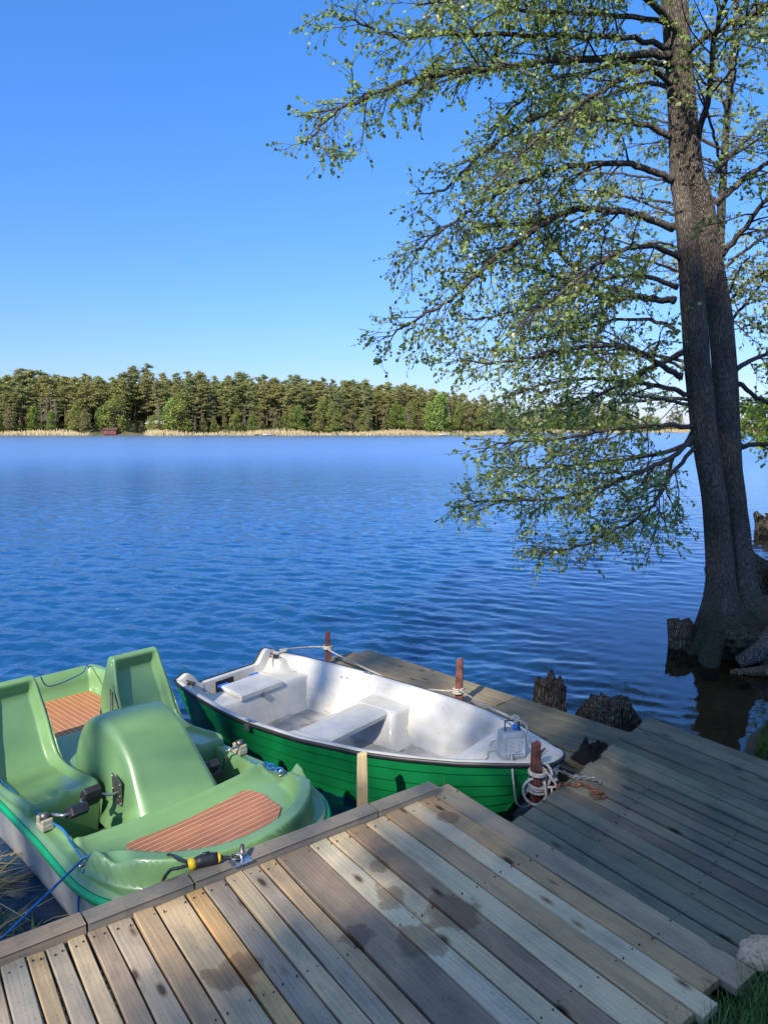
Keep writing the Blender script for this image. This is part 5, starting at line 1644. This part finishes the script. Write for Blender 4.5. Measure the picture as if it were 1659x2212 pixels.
def auto_alder(name, base, h, label, seed, nlimb, length, zlo, color, dens=.7, leafs=.06, r0=.16, az=None, lean=(0, 0), sec=(.5, 1.3), yellow=.16):
    t = empty(name, base, label, 'tree')
    rg = np.random.default_rng(seed)
    stem = []
    for i in range(9):
        q = i / 8
        stem.append((base[0] + lean[0] * q + .12 * math.sin(q * 5 + seed), base[1] + lean[1] * q + .1 * math.cos(q * 4 + seed), base[2] - .2 + h * q, r0 * (1 - q) ** .8 + .012))
    trunk_mesh('trunk', stem, .5, seed, M['bark'], t, 20)
    P_, D_, S_ = [], [], []
    for i in range(nlimb):
        q = zlo + (1 - zlo) * (i + rg.uniform(0, .8)) / nlimb
        s = Vector(np.array([np.interp(q, np.linspace(0, 1, 9), [k[c] for k in stem]) for c in range(3)]))
        a = rg.uniform(*az) if az else rg.uniform(0, 2 * PI)
        Ln = length * (1.05 - .75 * q) * rg.uniform(.75, 1.15)
        up = .35 + .5 * q
        pts = [s]
        d = Vector((math.cos(a), math.sin(a), up)).normalized()
        for k in range(5):
            d = (d + Vector((0, 0, -.13)) + Vector(rg.normal(0, .07, 3))).normalized()
            pts.append(pts[-1] + d * Ln / 5)
        mbT = MB()
        grow_limb(pts, r0 * .3 * (1.1 - .7 * q), rg, mbT, P_, D_, S_, dens=dens, leafs=leafs, sec_len=sec)
        mbT.build('limb', M['twig'], t)
    P_ = np.array(P_); D_ = np.array(D_); S_ = np.array(S_)
    print(name, label, 'leaves', len(P_))
    leaves_mesh('crown', P_, D_, S_, M['leaf'], t, leaf_tints(len(P_), color, rg, .3, yellow), LEAF4, .5, seed)
    return t
auto_alder('alder_tree', (5.8, 13.0, .2), 11.0, 'paler alder standing behind the large twin-stemmed tree', 21, 30, 4.6, .22, (0.34, 0.38, 0.20), dens=.62, r0=.11, leafs=.06, az=(R(95), R(290)))
auto_alder('alder_tree', (11.0, 17.5, .2), 8.5, 'yellow-green young tree at the right edge behind the twin-stemmed tree', 33, 24, 3.8, .16, (0.15, 0.24, 0.03), dens=.9, leafs=.09, az=(R(110), R(280)))
auto_alder('alder_tree', (8.2, 10.2, .2), 12.0, 'dark green tree leaning in from the right frame edge', 44, 22, 4.0, .3, (0.07, 0.12, 0.03), dens=.8, leafs=.07, az=(R(120), R(250)))

# ------------------------------------------------------------------ tall trees behind the camera that shade the decks
NQ = Vector((.882, -.471, 0)); TQ = Vector((-.471, -.882, 0))
def shade_tree(q, t, h, label, seed, clumps, qr, zr, tr_=1.8, leaves=46, size=.17, crad=.55):
    b = NQ * q + TQ * t
    b = Vector((b.x, b.y, .4))
    tr = empty('birch_tree', (b.x, b.y, b.z), label, 'tree')
    rg = np.random.default_rng(seed)
    stem = [(b.x + .2 * math.sin(i), b.y + .15 * math.cos(i * 1.3), b.z + h * i / 8, .22 * (1 - i / 8) ** .7 + .02) for i in range(9)]
    trunk_mesh('trunk', stem, .4, seed, M['bark'], tr, 16)
    C = []
    mbT = MB()
    for i in range(clumps):
        a = rg.uniform(0, 2 * PI); rr = math.sqrt(rg.uniform(0.02, 1))
        z = rg.uniform(*zr); kz = 1 - .30 * abs((z - (zr[0] + zr[1]) / 2) / ((zr[1] - zr[0]) / 2)) ** 2
        c = b + NQ * (math.cos(a) * rr * qr * kz) + TQ * (math.sin(a) * rr * tr_ * kz) + Vector((0, 0, z - b.z))
        C.append(c)
        if i % 3 == 0:
            k = max(b.z + 1, z - rg.uniform(.6, 1.8)); s = Vector((b.x, b.y, k))
            add_tube(mbT, [s, s.lerp(c, .5) + Vector((0, 0, .15)), c], [.04, .022, .006], 5)
    mbT.build('limb', M['twig'], tr)
    C = np.array(C)
    n = clumps * leaves
    idx = np.repeat(np.arange(clumps), leaves)
    P = C[idx] + rg.normal(0, crad * .5, (n, 3)) * np.array([1, 1, .75])
    D = rg.normal(0, 1, (n, 3)); S = rg.uniform(.6, 1.3, n) * size
    leaves_mesh('crown', P, D, S, M['leaf'], tr, leaf_tints(n, (.06, .10, .03), rg), LEAF4, .3, seed)
    return tr
shade_tree(0.68, 18.0, 24.5, 'tall birch behind the viewer shading the light deck', 51, 640, 2.25, (12.6, 24.0), 1.9, 52, .21, .62)
shade_tree(4.6, 18.5, 24.5, 'tall birch behind the viewer shading the old deck', 52, 560, 2.7, (12.6, 23.5), 1.9, 50, .22, .66)
shade_tree(-3.3, 17.0, 24.0, 'thin birch at the left behind the viewer casting dappled light', 53, 66, 2.0, (13.0, 22.0), 1.2, 56, .13, .30)


# ------------------------------------------------------------------ far shore
def far_y(X):
    X = np.asarray(X, dtype=float)
    return np.interp(X, [-420, -140, 30, 44, 60, 74, 92, 120, 150, 200, 320, 600], [262, 246, 246, 262, 330, 380, 372, 372, 400, 360, 300, 240]) + 1.6 * np.sin(X * .21) + 1.0 * np.sin(X * .53 + 1)
def far_z(X, Y):
    d = Y - far_y(X)
    h = np.where(d > 0, 1.0 * (1 - np.exp(-d / 2.5)) + np.clip(d, 0, 60) * .055, d * .25)
    h = h + np.clip(d / 6, 0, 1) * (.5 * np.sin(X * .33) + .4 * np.sin(X * .11 + Y * .2))
    bump = 2.2 * np.exp(-((X + 93) / 9) ** 2) * np.clip((d - 4) / 8, 0, 1)
    return np.maximum(h, -1.5) + bump
fx = axis([(-500, -150, 10), (-150, 60, 1.5), (60, 640, 8)])
fy = axis([(236, 300, 1.2), (300, 420, 3), (420, 900, 30)])
tag(sheet('far_shore', fx, fy, far_z, M['far_ground']), kind='structure')
def gz(x, y): return float(far_z(np.array([x]), np.array([y]))[0])

def quads(C, size, rg, up=.3):
    n = len(C)
    A = rg.normal(0, 1, (n, 3)); A[:, 2] *= .45; A /= np.linalg.norm(A, axis=1, keepdims=True)
    N = rg.normal(0, 1, (n, 3)); N[:, 2] += up; N -= A * (N * A).sum(1, keepdims=True); N /= np.linalg.norm(N, axis=1, keepdims=True)
    B = np.cross(A, N)
    s = (size * rg.uniform(.6, 1.3, n))[:, None]
    q = rg.uniform(.45, .8, n)[:, None]
    return np.stack([C - A * s, C - B * s * q, C + A * s, C + B * s * q], 1)

def hide_proto(o): pass
def pine(seed):
    rg = np.random.default_rng(seed)
    t = empty('pine_tree', (0, 0, 0), 'x', 'tree')
    h = 19.0; lean = rg.normal(0, .35, 2)
    mb = MB()
    Pt = [(lean[0] * (i / 8) ** 2, lean[1] * (i / 8) ** 2, h * i / 8) for i in range(9)]
    add_tube(mb, Pt, [.20 * (1 - i / 9) + .03 for i in range(9)], 5)
    C = []; lo = rg.uniform(.22, .48)
    nb = 46
    for i in range(nb):
        q = lo + (1 - lo) * (i / nb) ** .85; z = h * q
        w = 2.6 * (math.sin(min(1, (1 - q) / (1 - lo) * 1.6 + .22) * PI / 2)) ** .8 * rg.uniform(.55, 1.15)
        a = rg.uniform(0, 2 * PI); up = w * (.25 - .3 * (1 - q))
        x0 = lean[0] * q * q; y0 = lean[1] * q * q
        e = (x0 + w * math.cos(a), y0 + w * math.sin(a), z + up)
        add_tube(mb, [(x0, y0, z - .1), e], [.05, .02], 3)
        m_ = int(22 + 22 * w)
        f = rg.uniform(.35, 1.08, m_)
        base = np.array([x0, y0, z])[None, :] + (np.array(e) - np.array([x0, y0, z]))[None, :] * f[:, None]
        C.append(base + rg.normal(0, 1, (m_, 3)) * np.array([.40, .40, .13]))
    mb.build('trunk', M['far_trunk'], t, local=True)
    C = np.concatenate(C)
    tp = np.array([lean[0], lean[1], h])[None, :] + np.abs(rg.normal(0, 1, (60, 3))) * np.array([.35, .35, .25]) * np.sign(rg.normal(0, 1, (60, 3))) * np.array([1, 1, 1])
    C = np.concatenate([C, tp])
    Q = quads(C, .27, rg, .8)
    b = np.array([(.27, .28, .125), (.23, .26, .13), (.30, .29, .125), (.26, .26, .13)][seed % 4]) * rg.uniform(.88, 1.12)
    tn = b[None, :] * rg.uniform(.7, 1.25, (len(C), 1)) + np.array([.05, .04, .015])[None, :] * rg.uniform(0, 1, (len(C), 1))
    fastmesh('crown', Q, 4, M['needle'], t, cols=tn, local=True)
    return t
def broadleaf(seed, base, h=11.0, w=3.0, dens=1.0, low=.1):
    rg = np.random.default_rng(seed)
    t = empty('broadleaf_tree', (0, 0, 0), 'x', 'tree')
    mb = MB(); add_tube(mb, [(0, 0, 0), (.1, .05, h * .5), (0, 0, h * .95)], [.18, .10, .03], 5)
    C = []
    for i in range(40):
        q = rg.uniform(low, 1.0); a = rg.uniform(0, 2 * PI)
        rr = w * math.sin(min(1, (1 - q) * 1.5 + .12) * PI / 2) * math.sqrt(rg.uniform(.1, 1))
        c = np.array([rr * math.cos(a), rr * math.sin(a), h * q])
        add_tube(mb, [(0, 0, max(.3, h * q - 1.2)), tuple(c)], [.05, .015], 3)
        m_ = int(56 * dens)
        C.append(c[None, :] + rg.normal(0, 1, (m_, 3)) * np.array([.55, .55, .5]) * w / 3.0)
    mb.build('trunk', M['bare_trunk'], t, local=True)
    C = np.concatenate(C); Q = quads(C, .27, rg, .5)
    tn = np.array(base)[None, :] * rg.uniform(.65, 1.3, (len(C), 1))
    fastmesh('crown', Q, 4, M['leaf_far'], t, cols=tn, local=True)
    return t
def bare(seed, h=12.0):
    rg = np.random.default_rng(seed)
    t = empty('bare_tree', (0, 0, 0), 'x', 'tree')
    mb = MB(); mt = MB()
    add_tube(mt, [(0, 0, 0), (.15, .1, h * .5), (.1, 0, h)], [.17, .10, .03], 5)
    for i in range(46):
        q = rg.uniform(.18, .98); a = rg.uniform(0, 2 * PI); L = 3.4 * (1.1 - q) * rg.uniform(.5, 1.1)
        e = Vector((L * .6 * math.cos(a), L * .6 * math.sin(a), h * q + L * .75))
        s = Vector((0.1, 0, h * q)); add_tube(mb, [s, s.lerp(e, .5) + Vector((.15 * math.cos(a), .15 * math.sin(a), 0)), e], [.055, .035, .012], 3)
        for k in range(4):
            f = rg.uniform(.3, .95); b_ = s.lerp(e, f); add_tube(mb, [b_, b_ + Vector(rg.normal(0, .45, 3)) + Vector((0, 0, .5))], [.022, .008], 3)
    mt.build('trunk', M['bare_trunk'], t, local=True)
    mb.build('branches', M['bare_trunk'], t, local=True)
    return t
used = {}
def put(proto, x, y, s, label, group=None, sx=1.0, z=None, rz=None):
    rz = random.uniform(0, 6.28) if rz is None else rz
    if proto.name not in used:
        r = proto; used[proto.name] = 1
    else:
        r = proto.copy(); COL.objects.link(r)
        for c in list(proto.children):
            d = c.copy(); COL.objects.link(d); d.parent = r
    r.location = (x, y, (gz(x, y) if z is None else z) - .1)
    r.rotation_euler = (0, 0, rz); r.scale = (s * sx, s * sx, s)
    r['label'] = label
    if group: r['group'] = group
    elif 'group' in r: del r['group']
    return r
pines = [pine(100 + i) for i in range(8)]
GP = 'pines of the wood on the far shore'
lab_p = 'olive-green pine in the dense wood on the far shore'
def top_h(x):   # wanted height of the tree tops above the water at that bearing
    return float(np.interp(x, [-150, -107, -60, -25, -5, 10, 22, 34, 42, 50], [20.6, 20.3, 19.8, 18.9, 17.3, 16.2, 14.4, 12.4, 9.8, 7.4]))
cnt = 0
rp = random.Random(5)
for row_i in range(5):
    y0 = 9 + row_i * 6.5
    x = -150 + row_i * .7
    while x < 46 - row_i * .5:
        xx = x + rp.uniform(-1.0, 1.0)
        Y = float(far_y(xx)) + y0 + rp.uniform(-2.4, 2.4)
        # a clearing with the cabin
        if row_i < 2 and -86 < xx < -77: x += 3.0; continue
        if row_i < 1 and -96 < xx < -76: x += 3.0; continue
        hh = (top_h(xx) * (Y / 250) - gz(xx, Y)) * rp.uniform(.84, 1.04) * (.92 if row_i == 0 else 1)
        put(pines[rp.randrange(8)], xx * Y / 250, Y, hh / 19.0, lab_p, GP, sx=rp.uniform(.9, 1.25))
        cnt += 1
        x += rp.uniform(2.9, 4.1) * (1 + row_i * .06)
print('pines', cnt)
blf = [broadleaf(200, (.20, .27, .07)), broadleaf(201, (.25, .27, .09)), broadleaf(202, (.26, .35, .10), 10, 3.2), broadleaf(203, (.24, .22, .11), 10, 2.6, .6)]
brs = [bare(300), bare(301)]
GB_ = 'bright deciduous trees along the far waterline'
for (x, s, k, dy) in [(-124, .8, 3, 4), (-118, .75, 0, 5), (-103, .85, 1, 5), (-99, .7, 3, 4), (-95.5, .6, 0, 6), (-71, .95, 2, 5), (-74.5, .62, 0, 6), (-50, .6, 1, 5), (-37, .7, 3, 5), (-29, .7, 0, 5), (-21, .92, 1, 5), (-17, .8, 1, 6), (-11, .7, 3, 5), (-6, .72, 1, 5), (0, .82, 3, 6), (4, .72, 0, 5), (9, .8, 1, 5), (13, .7, 3, 5), (25.5, .74, 1, 5), (29, .72, 3, 6), (33, .7, 1, 6), (37, .62, 3, 6), (41, .55, 0, 6), (44, .45, 1, 7), (47, .4, 0, 9), (-131, .7, 0, 5), (-44, .5, 0, 4), (-33, .5, 1, 4), (-112, .55, 0, 4)]:
    Y = float(far_y(x)) + dy
    put(blf[k], x, Y, s * 1.08, ['fresh green deciduous tree at the far waterline', 'yellowish green deciduous tree at the far waterline', 'vivid green round-crowned tree on the far shore', 'thin brownish-leaved tree at the far waterline'][k], ['fresh green far-shore trees', 'yellowish far-shore trees', 'vivid far-shore trees', 'brownish far-shore trees'][k])
big1 = put(blf[1], -90.2, float(far_y(-90.2)) + 5, 1.22, 'tall yellow-green tree standing right beside the red boathouse', None)
big2 = put(blf[1], -70.0 + 2.0, float(far_y(-68)) + 5, 1.15, 'full yellow-green tree on the shore right of the cabin', None, sx=1.15)
big3 = put(blf[2], 19.0, float(far_y(19)) + 5, 1.20, 'vivid green tree brightest on the far shore, near the end of the wood', None, sx=.95)
put(blf[2], -78, float(far_y(-78)) + 4, .55, 'small vivid green tree below the cabin', None)
put(blf[2], 15.5, float(far_y(15)) + 5, .95, 'vivid green tree left of the brightest one', None, sx=.7)
for (x, s) in [(-125.5, .75), (-116, .95), (-113.5, .92), (-110.5, .85), (-106, .6), (-75.5, .8), (-73.0, .75), (-47, .7), (-45, .62), (-24, .62), (21.5, .85), (-5, .8), (8, .78), (-63, .5)]:
    put(brs[rp.randrange(2)], x, float(far_y(x)) + 4.5, s * 1.05, 'leafless pale-stemmed tree in front of the far pine wood', 'leafless trees on the far shore')
for x in [-140, -135, -120.5, -107, -101, -87.5, -66, -61, -57.5, -54, -41, -31.5, -26, -13.5, -8.5, 2, 6.5, 11, 16.8, 23.5, 27, 31, 35, 39, 42.8]:
    Y = float(far_y(x)) + 4.5 + (x * 7.3) % 3
    put(blf[[0, 3, 1, 3, 0, 1][int(abs(x * 3.7)) % 6]], x, Y, .38 + .3 * ((x * 1.37) % 1), 'x', 'GX')
# low trees on the farther promontory and behind the alder
for i in range(64):
    x = rp.uniform(56, 150) if i < 48 else rp.uniform(150, 240)
    Y = float(far_y(x)) + rp.uniform(4, 26)
    put(blf[rp.randrange(4)], x, Y, rp.uniform(.62, 1.0) * (1.0 if x > 70 else .8), 'small rounded tree on the distant low shore behind the alder branches', 'small trees on the distant low shore')
put(blf[1], 96, 392, 1.38, 'broad pale green tree domed above the distant low shore', None, sx=2.6)
put(blf[1], 89, 394, .95, 'pale green tree leaning on the domed distant tree, left side', None, sx=2.0)
put(blf[1], 104, 396, .95, 'pale green tree leaning on the domed distant tree, right side', None, sx=2.2)
KIND = {blf[0].name: ('fresh green leafy tree at the far waterline', 'fresh green far-shore trees'), blf[1].name: ('yellowish green leafy tree at the far waterline', 'yellowish far-shore trees'), blf[2].name: ('vivid green tree at the far waterline', 'vivid far-shore trees'), blf[3].name: ('thin brownish leafy tree at the far waterline', 'brownish far-shore trees'), 'bare': ('leafless pale tree before the pine wood', 'leafless trees on the far shore')}
ONES = ['', 'first', 'second', 'third', 'fourth', 'fifth', 'sixth', 'seventh', 'eighth', 'ninth', 'tenth', 'eleventh', 'twelfth', 'thirteenth', 'fourteenth', 'fifteenth', 'sixteenth', 'seventeenth', 'eighteenth', 'nineteenth', 'twentieth', 'twenty-first', 'twenty-second', 'twenty-third', 'twenty-fourth', 'twenty-fifth', 'twenty-sixth']
byk = {}
for o in list(COL.objects):
    if o.get('group') in ('GX', 'fresh green far-shore trees', 'yellowish far-shore trees', 'vivid far-shore trees', 'brownish far-shore trees', 'leafless trees on the far shore'):
        me_ = [c.data.name for c in o.children if c.name.split('.')[0] == 'crown']
        key = 'bare'
        for b_ in blf:
            if me_ and me_[0] == [c.data.name for c in b_.children if c.name.split('.')[0] == 'crown'][0]: key = b_.name
        byk.setdefault(key, []).append(o)
for key, lst in byk.items():
    lst.sort(key=lambda o: o.location.x / o.location.y)
    for i_, o in enumerate(lst):
        o['group'] = KIND[key][1]
        o['label'] = KIND[key][0] + ', ' + ONES[min(i_ + 1, 26)] + ' such from the left'
# undergrowth and reeds (nobody could count them)
rgW = np.random.default_rng(78)
n = 42000
X = rgW.uniform(-185, 50, n); D_ = rgW.uniform(38, 60, n); Yw = far_y(X) + D_
Hm = np.array([top_h(v) for v in X]) * 1.05 - 1.5
C = np.stack([X, Yw, far_z(X, Yw) + rgW.uniform(0, 1, n) * np.maximum(1, Hm - far_z(X, Yw))], 1)
Q = quads(C, .95, rgW, .4)
tn = np.array((.20, .21, .095))[None, :] * rgW.uniform(.5, 1.4, (n, 1))
tag(fastmesh('deep_wood', Q, 4, M['needle'], None, cols=tn), 'depths of the pine wood behind the front rows of the far shore', 'wood', None, 'stuff')
rgF = np.random.default_rng(77)
n = 15000
X = rgF.uniform(-150, 240, n); Yf = far_y(X) + rgF.uniform(2.5, 34, n)
Z = far_z(X, Yf); C = np.stack([X, Yf, Z + rgF.uniform(0, 1.5, n) ** 1.3 * 1.1], 1)
Q = quads(C, .55, rgF, .6)
tn = np.array((.065, .085, .028))[None, :] * rgF.uniform(.5, 1.5, (n, 1)); tn[::5] = np.array((.14, .20, .05)); tn[::7] = np.array((.14, .11, .06))
tag(fastmesh('undergrowth', Q, 4, M['leaf_far'], None, cols=tn), 'low bushes and scrub under the far trees', 'bushes', None, 'stuff')
n = 14000
X = rgF.uniform(-150, 240, n)
dens = .5 + .5 * np.sin(X * .16 + 1) + .35 * np.sin(X * .41)
gap = ((X > -97) & (X < -79)) | (rgF.uniform(0, 1, n) > .35 + .65 * np.clip(dens, 0, 1))
X = X[~gap]; n = len(X)
Yr = far_y(X) + rgF.uniform(-2.0, 2.2, n)
hr = rgF.uniform(.7, 1.5, n) * (.55 + .6 * np.clip(.5 + .5 * np.sin(X * .16 + 1), 0, 1)); wr_ = rgF.uniform(.05, .12, n); ln = rgF.normal(0, .12, n)
zb = np.maximum(0, far_z(X, Yr)) - .05
V = np.stack([np.stack([X - wr_, Yr, zb], 1), np.stack([X + wr_, Yr, zb], 1), np.stack([X + ln + wr_ * .6, Yr, zb + hr], 1), np.stack([X + ln - wr_ * .6, Yr, zb + hr], 1)], 1)
tn = np.array((.52, .42, .25))[None, :] * rgF.uniform(.7, 1.2, (n, 1))
tag(fastmesh('reeds', V, 4, M['reed'], None, cols=tn), 'pale dry reed belt along the far waterline', 'reeds', None, 'stuff')

# boathouse, cabin, small jetty and boats on the far shore
M['red_wall'] = simple('red_boards', (.20, .035, .025), .8, var=.25, scale=3)
M['roof_dark'] = simple('dark_roof', (.10, .05, .04), .8, var=.2, scale=2)
M['roof_pale'] = simple('pale_roof', (.45, .42, .38), .7, var=.1, scale=2)
M['dark_glass'] = simple('dark_window', (.02, .022, .025), .2)
M['pale_wood'] = simple('pale_wood', (.38, .33, .26), .8, var=.2, scale=3)
def house(name, x, y, z, w, d, h, rise, rz, wall, roof, label, cat, door=True):
    t = empty(name, (x, y, z), label, cat, rz=rz)
    mb = MB(); add_box(mb, (0, 0, h / 2), (w, d, h))
    mb.add([(-w / 2, -d / 2, h), (-w / 2, d / 2, h), (-w / 2, 0, h + rise), (w / 2, -d / 2, h), (w / 2, d / 2, h), (w / 2, 0, h + rise)], [(0, 2, 1), (3, 4, 5)])
    mb.build('wall', wall, t, smooth=False, local=True)
    mb = MB(); e = .25
    for s in (-1, 1):
        mb.add([(-w / 2 - e, s * (d / 2 + e), h - e * rise / (d / 2) + .02), (w / 2 + e, s * (d / 2 + e), h - e * rise / (d / 2) + .02), (w / 2 + e, 0, h + rise + .03), (-w / 2 - e, 0, h + rise + .03), (-w / 2 - e, s * (d / 2 + e), h - e * rise / (d / 2) + .14), (w / 2 + e, s * (d / 2 + e), h - e * rise / (d / 2) + .14), (w / 2 + e, 0, h + rise + .15), (-w / 2 - e, 0, h + rise + .15)], [(0, 1, 2, 3), (4, 7, 6, 5), (0, 4, 5, 1), (1, 5, 6, 2), (0, 3, 7, 4)])
    mb.build('roof', roof, t, smooth=False, local=True)
    for i in range(2):
        mb = MB(); add_box(mb, (-w * .25 + i * w * .45, -d / 2 - .02, h * .55), (.7, .06, .6)); f = mb.build('window', M['dark_glass'], t, smooth=False, local=True)
        mb = MB()
        for (cx, cz, sx, sz) in ((0, .33, .82, .07), (0, -.33, .82, .07), (-.38, 0, .07, .6), (.38, 0, .07, .6)): add_box(mb, (-w * .25 + i * w * .45 + cx, -d / 2 - .05, h * .55 + cz), (sx, .05, sz))
        mb.build('window_frame', M['pale_wood'], f, smooth=False, local=True)
    return t
house('boathouse', -90.5, float(far_y(-90.5)) + 1.2, .25, 4.2, 3.0, 1.5, .55, R(4), M['red_wall'], M['roof_dark'], 'small dark red boathouse at the far waterline', 'boathouse')
yc = float(far_y(-80)) + 13
house('cabin', -79.5, yc, gz(-79.5, yc) + .6, 6.5, 4.0, 2.0, 1.0, R(-6), M['red_wall'], M['roof_pale'], 'red cabin with pale roof among the far pines', 'cabin')
fj = empty('far_jetty', (-39.5, float(far_y(-39.5)) - 1.5, 0), 'small pale landing stage at the far waterline', 'jetty')
mb = MB(); add_box(mb, (0, 0, .45), (6.0, 1.3, .12)); mb.build('deck_boards', M['pale_wood'], fj, smooth=False, local=True)
for k in range(3):
    mb = MB(); add_tube(mb, [(-2.7 + k * 2.7, -.5, -.8), (-2.7 + k * 2.7, -.5, .75)], .08, 8); mb.build('post', M['pale_wood'], fj, local=True)
def skiff(x, y, label, rz):
    t = empty('far_rowing_boat', (x, y, 0.02), label, 'boat', rz=rz)
    rows = []
    for u in np.linspace(0, 1, 13):
        b = .62 * (math.sin(min(1, u * 1.3 + .25) * PI / 2) if u < .6 else math.cos((u - .6) / .4 * PI / 2) ** .7) + .001
        rows.append([(-1.9 + 3.8 * u, b * math.sin(a), .42 + .1 * u - .45 * math.cos(a) ** .8 if abs(a) < PI / 2 - .01 else .42 + .1 * u) for a in np.linspace(-PI / 2, PI / 2, 9)])
    mb = MB(); mb.add([p for r in rows for p in r], grid_faces(13, 9)); o = mb.build('hull', M['white_grp'], t, local=True)
    m = o.modifiers.new('s', 'SOLIDIFY'); m.thickness = .05
    mb = MB(); add_box(mb, (0, 0, .3), (.3, 1.0, .05)); mb.build('seat', M['pale_wood'], t, smooth=False, local=True)
skiff(-37.5, float(far_y(-37.5)) - 3.0, 'pale rowing boat moored at the far landing stage', R(5))
skiff(19.5, float(far_y(19.5)) - 2.6, 'pale rowing boat at the far shore below the vivid green tree', R(-8))

# ------------------------------------------------------------------ near grass, bank and water weeds
def blades(name, P, H, W, lean, mat, tints, label, cat, rg, up=1.0):
    n = len(P)
    a = rg.uniform(0, 2 * PI, n); d = np.stack([np.cos(a), np.sin(a), np.zeros(n)], 1)
    s = np.stack([-np.sin(a), np.cos(a), np.zeros(n)], 1)
    V = []
    tip = lean[:, None] * d
    base = P
    m1 = P + np.array([0, 0, 1.0]) * (H * .55 * up)[:, None] + tip * .3 * H[:, None]
    m2 = P + np.array([0, 0, 1.0]) * (H * up)[:, None] + tip * H[:, None]
    w = W[:, None]
    q1 = np.stack([base - s * w, base + s * w, m1 + s * w * .8, m1 - s * w * .8], 1)
    q2 = np.stack([m1 - s * w * .8, m1 + s * w * .8, m2 + s * w * .1, m2 - s * w * .1], 1)
    return tag(fastmesh(name, np.concatenate([q1, q2]), 4, mat, None, cols=np.concatenate([tints, tints])), label, cat, None, 'stuff')
def scatter(poly, n, rg):
    poly = np.array(poly); lo = poly.min(0); hi = poly.max(0); out = []
    while len(out) < n:
        p = rg.uniform(lo, hi, (n * 2, 2)); ins = np.zeros(len(p), bool)
        for i in range(len(poly)):
            x1, y1 = poly[i]; x2, y2 = poly[(i + 1) % len(poly)]
            c = ((y1 > p[:, 1]) != (y2 > p[:, 1])) & (p[:, 0] < (x2 - x1) * (p[:, 1] - y1) / (y2 - y1 + 1e-12) + x1)
            ins ^= c
        out.extend(list(p[ins]))
    return np.array(out[:n])
rgG = np.random.default_rng(91)
XY = np.concatenate([scatter([(.80, 1.9), (.92, 2.30), (1.10, 2.36), (1.24, 2.47), (1.42, 2.56), (2.6, 3.1), (3.2, 2.4), (1.6, 1.5)], 15000, rgG), scatter([(2.66, 5.0), (2.78, 5.3), (3.0, 5.62), (3.4, 6.0), (3.9, 6.3), (4.1, 5.6), (3.3, 4.6)], 16000, rgG)])
Zg = bed_z(XY[:, 0], XY[:, 1])
P = np.column_stack([XY, Zg - .01]); n = len(P)
clump = .5 + .5 * npnoise(XY[:, 0], XY[:, 1], 14, 8)
H = rgG.uniform(.03, .10, n) * (.6 + 1.0 * clump)
tn = np.array((.085, .17, .04))[None, :] * rgG.uniform(.5, 1.5, (n, 1)); tn[::9] = np.array((.14, .12, .06))
blades('grass', P, H, rgG.uniform(.002, .0045, n), rgG.uniform(0, .9, n), M['grass'], tn, 'short dark green grass on the bank beside the decks', 'grass', rgG)
XY = scatter([(.92, 2.12), (.90, 2.26), (1.08, 2.37), (1.22, 2.44), (1.38, 2.50), (1.9, 2.70), (2.0, 2.5), (1.3, 2.2)], 3600, rgG)
n = len(XY); P = np.column_stack([XY, np.maximum(bed_z(XY[:, 0], XY[:, 1]), .36)])
blades('grass', P, rgG.uniform(.05, .15, n), rgG.uniform(.002, .0045, n), rgG.uniform(.1, .9, n), M['grass'], np.array((.08, .155, .04))[None, :] * rgG.uniform(.5, 1.5, (n, 1)), 'taller grass tufts growing against the lower ends of the deck boards', 'grass', rgG)
XY = scatter([(-2.6, 2.2), (-2.7, 4.0), (-2.25, 4.0), (-1.75, 3.42), (-1.35, 3.05), (-1.1, 2.96), (-1.45, 2.45), (-2.0, 1.9)], 5200, rgG)
n = len(XY); P = np.column_stack([XY, rgG.uniform(-.08, .03, n)])
tn = np.array((.50, .34, .13))[None, :] * rgG.uniform(.35, 1.3, (n, 1)); tn[::5] = np.array((.10, .15, .04)); tn[::11] = np.array((.5, .42, .25))
Hh = rgG.uniform(.06, .28, n)
clump = npnoise(XY[:, 0], XY[:, 1], 6, 18)
keep = clump > -.12
blades('water_weeds', P[keep], Hh[keep], rgG.uniform(.003, .009, n)[keep], rgG.uniform(.5, 2.2, n)[keep], M['reed'], tn[keep], 'dead brown reeds and weeds in the shallows left of the pedal boat', 'weeds', rgG, .45)
XY = scatter([(3.0, 7.2), (3.9, 8.2), (4.3, 7.9), (5.0, 8.6), (4.8, 7.4)], 900, rgG)
n = len(XY); P = np.column_stack([XY, np.maximum(.05, bed_z(XY[:, 0], XY[:, 1]))])
P = P[bed_z(XY[:, 0], XY[:, 1]) > 0.03]; n = len(P)
if n: blades('bank_grass', P, rgG.uniform(.05, .16, n), rgG.uniform(.002, .004, n), rgG.uniform(.2, 1.2, n), M['grass'], np.array((.05, .075, .02))[None, :] * rgG.uniform(.5, 1.4, (n, 1)), 'sparse tufts on the bank at the alder roots', 'grass', rgG)
